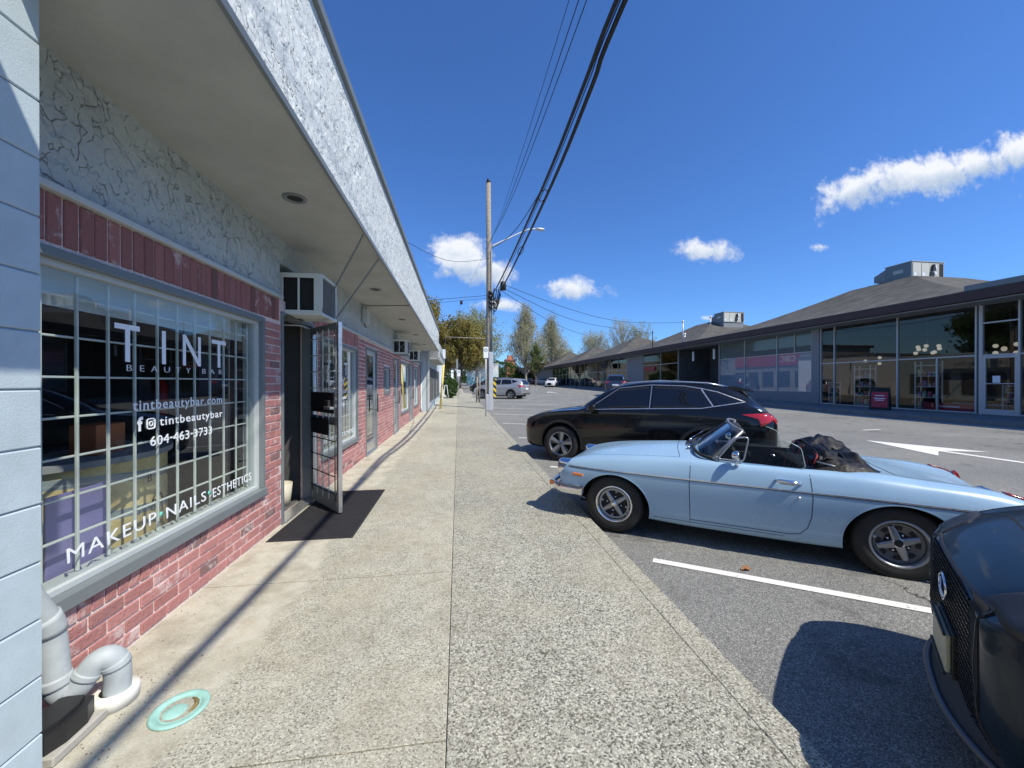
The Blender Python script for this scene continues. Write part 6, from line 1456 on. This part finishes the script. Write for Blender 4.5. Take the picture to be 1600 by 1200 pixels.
            b = MB(); b.tube([(1.95*sx_, y*.60*sy_, 1.50*sz_), (2.15*sx_, y*.60*sy_, 1.60*sz_), (2.8*sx_, y*.59*sy_, 1.645*sz_), (3.6*sx_, y*.575*sy_, 1.60*sz_), (3.85*sx_, y*.57*sy_, 1.545*sz_)], .014, m_alum if detail > 1 else cm, 8); b.build('roof_rail', root)
        # lamps
        b = MB(); P = [(.10, .74), (.14, .845), (.50, .945), (.58, .93), (.36, .80)]; ppanel(b, bv, S3(P), sd, g_lens if nose is None else m_plastic, .004, 10, 4, .02); hl = b.build('headlight', root)
        b = MB(); P = [(y*.40, .80), (y*.45, .88), (y*.72, .88), (y*.73, .78)]; ppanel(b, bv, [(q[0]*sy_, q[1]*sz_) for q in P], 'F', g_lens if nose is None else m_plastic, .005, 8, 4, .02); b.build('lens', hl)
        b = MB(); P = [(4.10, 1.075), (4.30, 1.09), (4.50, 1.10), (4.60, 1.03), (4.50, .95), (4.38, .88), (4.34, 1.0)]; ppanel(b, bv, S3(P), sd, m_red, .010, 12, 4, .015); tl = b.build('tail_light', root)
        b = MB(); P = [(y*.50, 1.0), (y*.50, 1.06), (y*.80, 1.07), (y*.80, .92)]; ppanel(b, bv, [(q[0]*sy_, q[1]*sz_) for q in P], 'B', m_red, .010, 8, 4, .02); b.build('lens', tl)
        for wx in (fx, rx): wheel(root, wx, y*(.923*sy_-.115), wr, .225, y, 'alloy', wr-.125 if wr > .3 else wr-.1)
    gl = gm if not isinstance(gm, bpy.types.Material) or gm is not g_tintf else g_tint
    b = MB(); ppanel(b, bv, [(1.30*sx_, 0), (1.33*sx_, .60*sy_), (1.86*sx_, .565*sy_), (1.98*sx_, .40*sy_), (2.0*sx_, 0), (1.98*sx_, -.40*sy_), (1.86*sx_, -.565*sy_), (1.33*sx_, -.60*sy_)], 'T', g_tint, .003, 14, 10, .04); b.build('windscreen', root)
    b = MB(); ppanel(b, bv, [(-.60*sy_, 1.13*sz_), (.60*sy_, 1.13*sz_), (.52*sy_, (1.40+.12*k)*sz_), (-.52*sy_, (1.40+.12*k)*sz_)], 'B', g_tint, .004, 14, 8, .05); b.build('rear_window', root)
    if detail > 0:
        zt = (1.565+.05*k)*sz_; x = 4.0*sx_; b = MB(); b.prism([(x-.22, zt-.03), (x+.02, zt-.02), (x+.30, zt-.095), (x+.31, zt-.115), (x+.05, zt-.10), (x-.20, zt-.09)], -.56*sy_, .56*sy_, paint, ax='y'); b.build('spoiler', root)
        b = MB(); pstrip(b, bv, [(-.7*sy_, .42*sz_), (.7*sy_, .42*sz_)], 'B', cm, .16, .012); b.build('rear_bumper', root)
        b = MB(); b.box((L-.02, -.26, .74*sz_), (L+.012, .26, .87*sz_), m_whitep); b.build('number_plate', root)
    if grille:
        b = MB(); ppanel(b, bv, [(y_*sy_, z_*sz_) for y_, z_ in ((-.28, .78), (.28, .78), (.40, .36), (-.40, .36))], 'F', m_seam, .004, 14, 10, .03); b.build('grille', root)
    b = MB(); b.box((.25, -.5*sy_, .2), (L-.3, .5*sy_, .34), m_black); b.build('underbody', root)
    if detail > 1:
        b = MB(); b.prism([(3.45, 1.61), (3.62, 1.60), (3.60, 1.66), (3.58, 1.665)], -.012, .012, paint, ax='y'); b.build('antenna', root)
    return root, bv

HD = 35.0
def carz(x, y): return zlot(x, y)+.004
# positions: contact point of the near front wheel, heading towards -X +Y
def place_from_wheel(wx, wy, fx, off, ang):
    a = R(ang); ux, uy = math.cos(a), -math.sin(a); px, py = math.sin(a), math.cos(a)     # local +x, local +y
    return (wx-ux*fx+px*off, wy-uy*fx+py*off)
x, y = place_from_wheel(1.66, 3.94, .755, .70, 35); roadster((x, y, carz(x, y)+.012), R(-35))
x, y = place_from_wheel(2.07, 7.63, .925, .90, 35); suv('parked_suv', (x, y, carz(x, y)), R(-35), m_paintblk, 'glossy black crossover parked beyond the pale blue convertible', clad=m_plastic, glassm=g_tint, nose=True)
m_meshb = mat('grille_black', (.006,.006,.007), .35)
# dark navy car whose nose enters at the right edge
NA = 49.0; nx0, ny0 = 2.215, 1.45; a = R(NA)
rt, bvn = suv('parked_suv', (nx0, ny0, carz(2.2, 1.4)), R(-NA), m_paintnavy, 'dark navy car with mesh grille cut off by the right edge of the picture', clad=m_plastic, nose=True, grille=False)
b = MB(); ppanel(b, bvn, [(-.50, .80), (.50, .80), (.40, .60), (.55, .33), (-.55, .33), (-.40, .60)][:2]+[(.44, .56), (.56, .33), (-.56, .33), (-.44, .56)], 'F', m_seam, .004, 30, 14, .03); gr = b.build('grille', rt)
b = MB()
for r_ in range(19):
    z = .345+r_*.024
    for c_ in range(-13, 13):
        yy_ = c_*.042+(r_ % 2)*.021; w_ = .56-.14*min(1, max(0, (z-.33)/.23))
        if abs(yy_) < w_ and abs(yy_+.03) < w_: pstrip(b, bvn, [(yy_, z), (yy_+.015, z-.006), (yy_+.030, z)], 'F', m_meshb, .005, .008, step=.02)
tag(b.build('mesh_bar', gr), kind='stuff')
b = MB(); pstrip(b, bvn, [(-.50, .80), (.50, .80), (.44, .56), (.56, .33), (-.56, .33), (-.44, .56)], 'F', m_plastic, .012, .006, closed=True, roundr=.03); b.build('grille_surround', rt)
b = MB(); h, n = ray(bvn, (0, .67), 'F'); T = Matrix.Translation(h+Vector((-.022, 0, 0))) @ Matrix.Rotation(R(-90), 4, 'Y')
b.tube([T @ Vector((.052*math.sin(w), .078*math.cos(w), 0)) for w in [2*math.pi*k/28 for k in range(28)]], .0065, m_chrome, 8, closed=True)
b.tube([T @ Vector(p) for p in ((.035, .02, .004), (-.02, .012, .004), (-.028, -.05, .004))], .006, m_chrome, 6); b.build('emblem', rt)
b = MB(); b.bbox((-.035, -.155, .355), (-.018, .155, .515), m_plate, .004); npl = b.build('number_plate', rt)
b = MB(); b.bbox((-.044, -.165, .345), (-.0355, .165, .357), m_plastic, .002); b.bbox((-.044, -.165, .513), (-.0355, .165, .527), m_plastic, .002); b.bbox((-.017, -.17, .34), (.03, .17, .53), m_plastic, .003); b.build('plate_frame', npl)
b = MB(); lp = [(-.055+.42*(abs(q)/.86)**2.6, q, .235) for q in [-.86+.86*2*i/24 for i in range(25)]]; b.tube(lp, .017, mat('lip_grey', (.10,.11,.12), .35, metal=.4), 8)
sk = lp+[(x+.10, y*.97, .36) for x, y, z in lp]; b.add(sk, [(i, i+1, 26+i, 25+i) for i in range(24)], m_plastic, smooth=True); b.build('lower_lip', rt)
b = MB(); pstrip(b, bvn, [(.20, -.70), (.26, -.45), (.24, 0), (.26, .45), (.20, .70)], 'T', m_seam, .008, .001, step=.03); pstrip(b, bvn, [(.20, -.70), (.6, -.79), (1.2, -.80)], 'T', m_seam, .006, .001); pstrip(b, bvn, [(.20, .70), (.6, .79), (1.2, .80)], 'T', m_seam, .006, .001); b.build('bonnet_gap', rt)
# more distant cars
def far(name, x, y, rz, paint, lab, **k): return suv(name, (x, y, carz(x, y)), R(rz), paint, lab, **k)[0]
far('parked_suv', 1.75, 34.2, -33, m_paintsil, 'silver sport utility vehicle parked just beyond the utility pole', L=4.7, Wd=1.9, H=1.76, detail=1, boxy=.8, clad=m_paintdk)
far('parked_pickup', 1.6, 44.5, -33, m_paintdk, 'dark pickup truck parked beyond the silver vehicle', cat='truck', L=5.3, Wd=1.95, H=1.85, detail=1, boxy=1.0, wr=.40)
far('parked_car', 14.9, 62.0, 62, m_paintwht, 'white hatchback parked at the far end of the shops', L=4.5, H=1.62, detail=1, boxy=.4)
far('parked_suv', 15.5, 35.4, -118, m_paintred, 'dark blue vehicle with a red tail lamp behind the black crossover roof', L=4.7, H=1.80, detail=1, boxy=1.0)
g = 'cars in the far end of the lot'
for i, (x, y, rz, p, lab) in enumerate(((6.0, 66, -33, m_paintdk, 'small dark car in the far lot beyond the silver vehicle'), (10.5, 84, -35, m_paintsil, 'small silver car in the far lot'), (13.6, 88, -35, m_paintdk, 'small charcoal car in the far lot'), (17.0, 86, -35, m_paintwht, 'small white car near the dark roofed building'), (2.6, 56, -33, m_paintblk, 'small black car beyond the dark pickup'), (17.3, 68, 62, m_paintsil, 'silver car beside the white hatchback at the shops'))):
    far('parked_car', x, y, rz, p, lab, L=4.4, H=1.5, detail=0, boxy=.3, group=g)
# cars behind the camera on the lot (mirrored in the shop glass)
for i, (x, y, rz, p, lab) in enumerate(((2.3, -3.9, -35, m_paintsil, 'silver car parked behind the camera'), (2.3, 15.6, -35, m_paintred, 'x'))):
    if i == 0: far('parked_car', x, y, rz, p, lab, L=4.5, H=1.5, detail=0, boxy=.2)
# fallen leaf
b = MB(); vs = [(-.04, 0, .0), (-.01, .022, .018), (.03, .018, .03), (.05, 0, .012), (.03, -.02, .002), (-.01, -.018, .022), (0, 0, .004)]
b.add(vs, [(0,1,6), (1,2,6), (2,3,6), (3,4,6), (4,5,6), (5,0,6)], mat('dead_leaf', (.28,.13,.05), .8)); b.build('fallen_leaf', None, (2.42, 2.96, zlot(2.4, 3)+.006), label='brown dead leaf on the asphalt beside the painted stall line', cat='leaf')
# grit and litter gathered along the wall foot, the joints and the gutter
def litter(name, n, pick, cols, lo, hi, seed):
    rg = random.Random(seed); b = MB()
    for i in range(n):
        x, y, z = pick(rg); s_ = rg.uniform(lo, hi); a = rg.uniform(0, 6.3); c_, q = math.cos(a)*s_, math.sin(a)*s_
        b.add([(x+c_, y+q, z), (x-q, y+c_*.7, z), (x-c_*.8, y-q, z), (x+q*.3, y-c_*.9, z), (x, y, z+s_*.7)], [(0,1,4), (1,2,4), (2,3,4), (3,0,4)], cols[i % len(cols)])
    return tag(b.build(name), kind='stuff')
cl = [mat('grit_dark', (.09,.08,.065), .9), mat('grit_brown', (.22,.15,.08), .9), mat('grit_pale', (.5,.48,.42), .9)]
litter('grit', 700, lambda r: ((-1.80+abs(r.gauss(0, .12)), r.uniform(1.8, 12), .0025) if r.random() < .45 else ((-.05+r.gauss(0, .03), r.uniform(.8, 9), .0025) if r.random() < .35 else (-1.55+r.gauss(0, .16), 2.0+r.gauss(0, .22), .0025))), cl, .0015, .005, 4)
litter('gutter_grit', 500, lambda r: (lambda x, y: (x, y, zlot(x, y)+.003))(1.46+abs(r.gauss(0, .10)), r.uniform(.5, 14)), cl, .002, .007, 5)
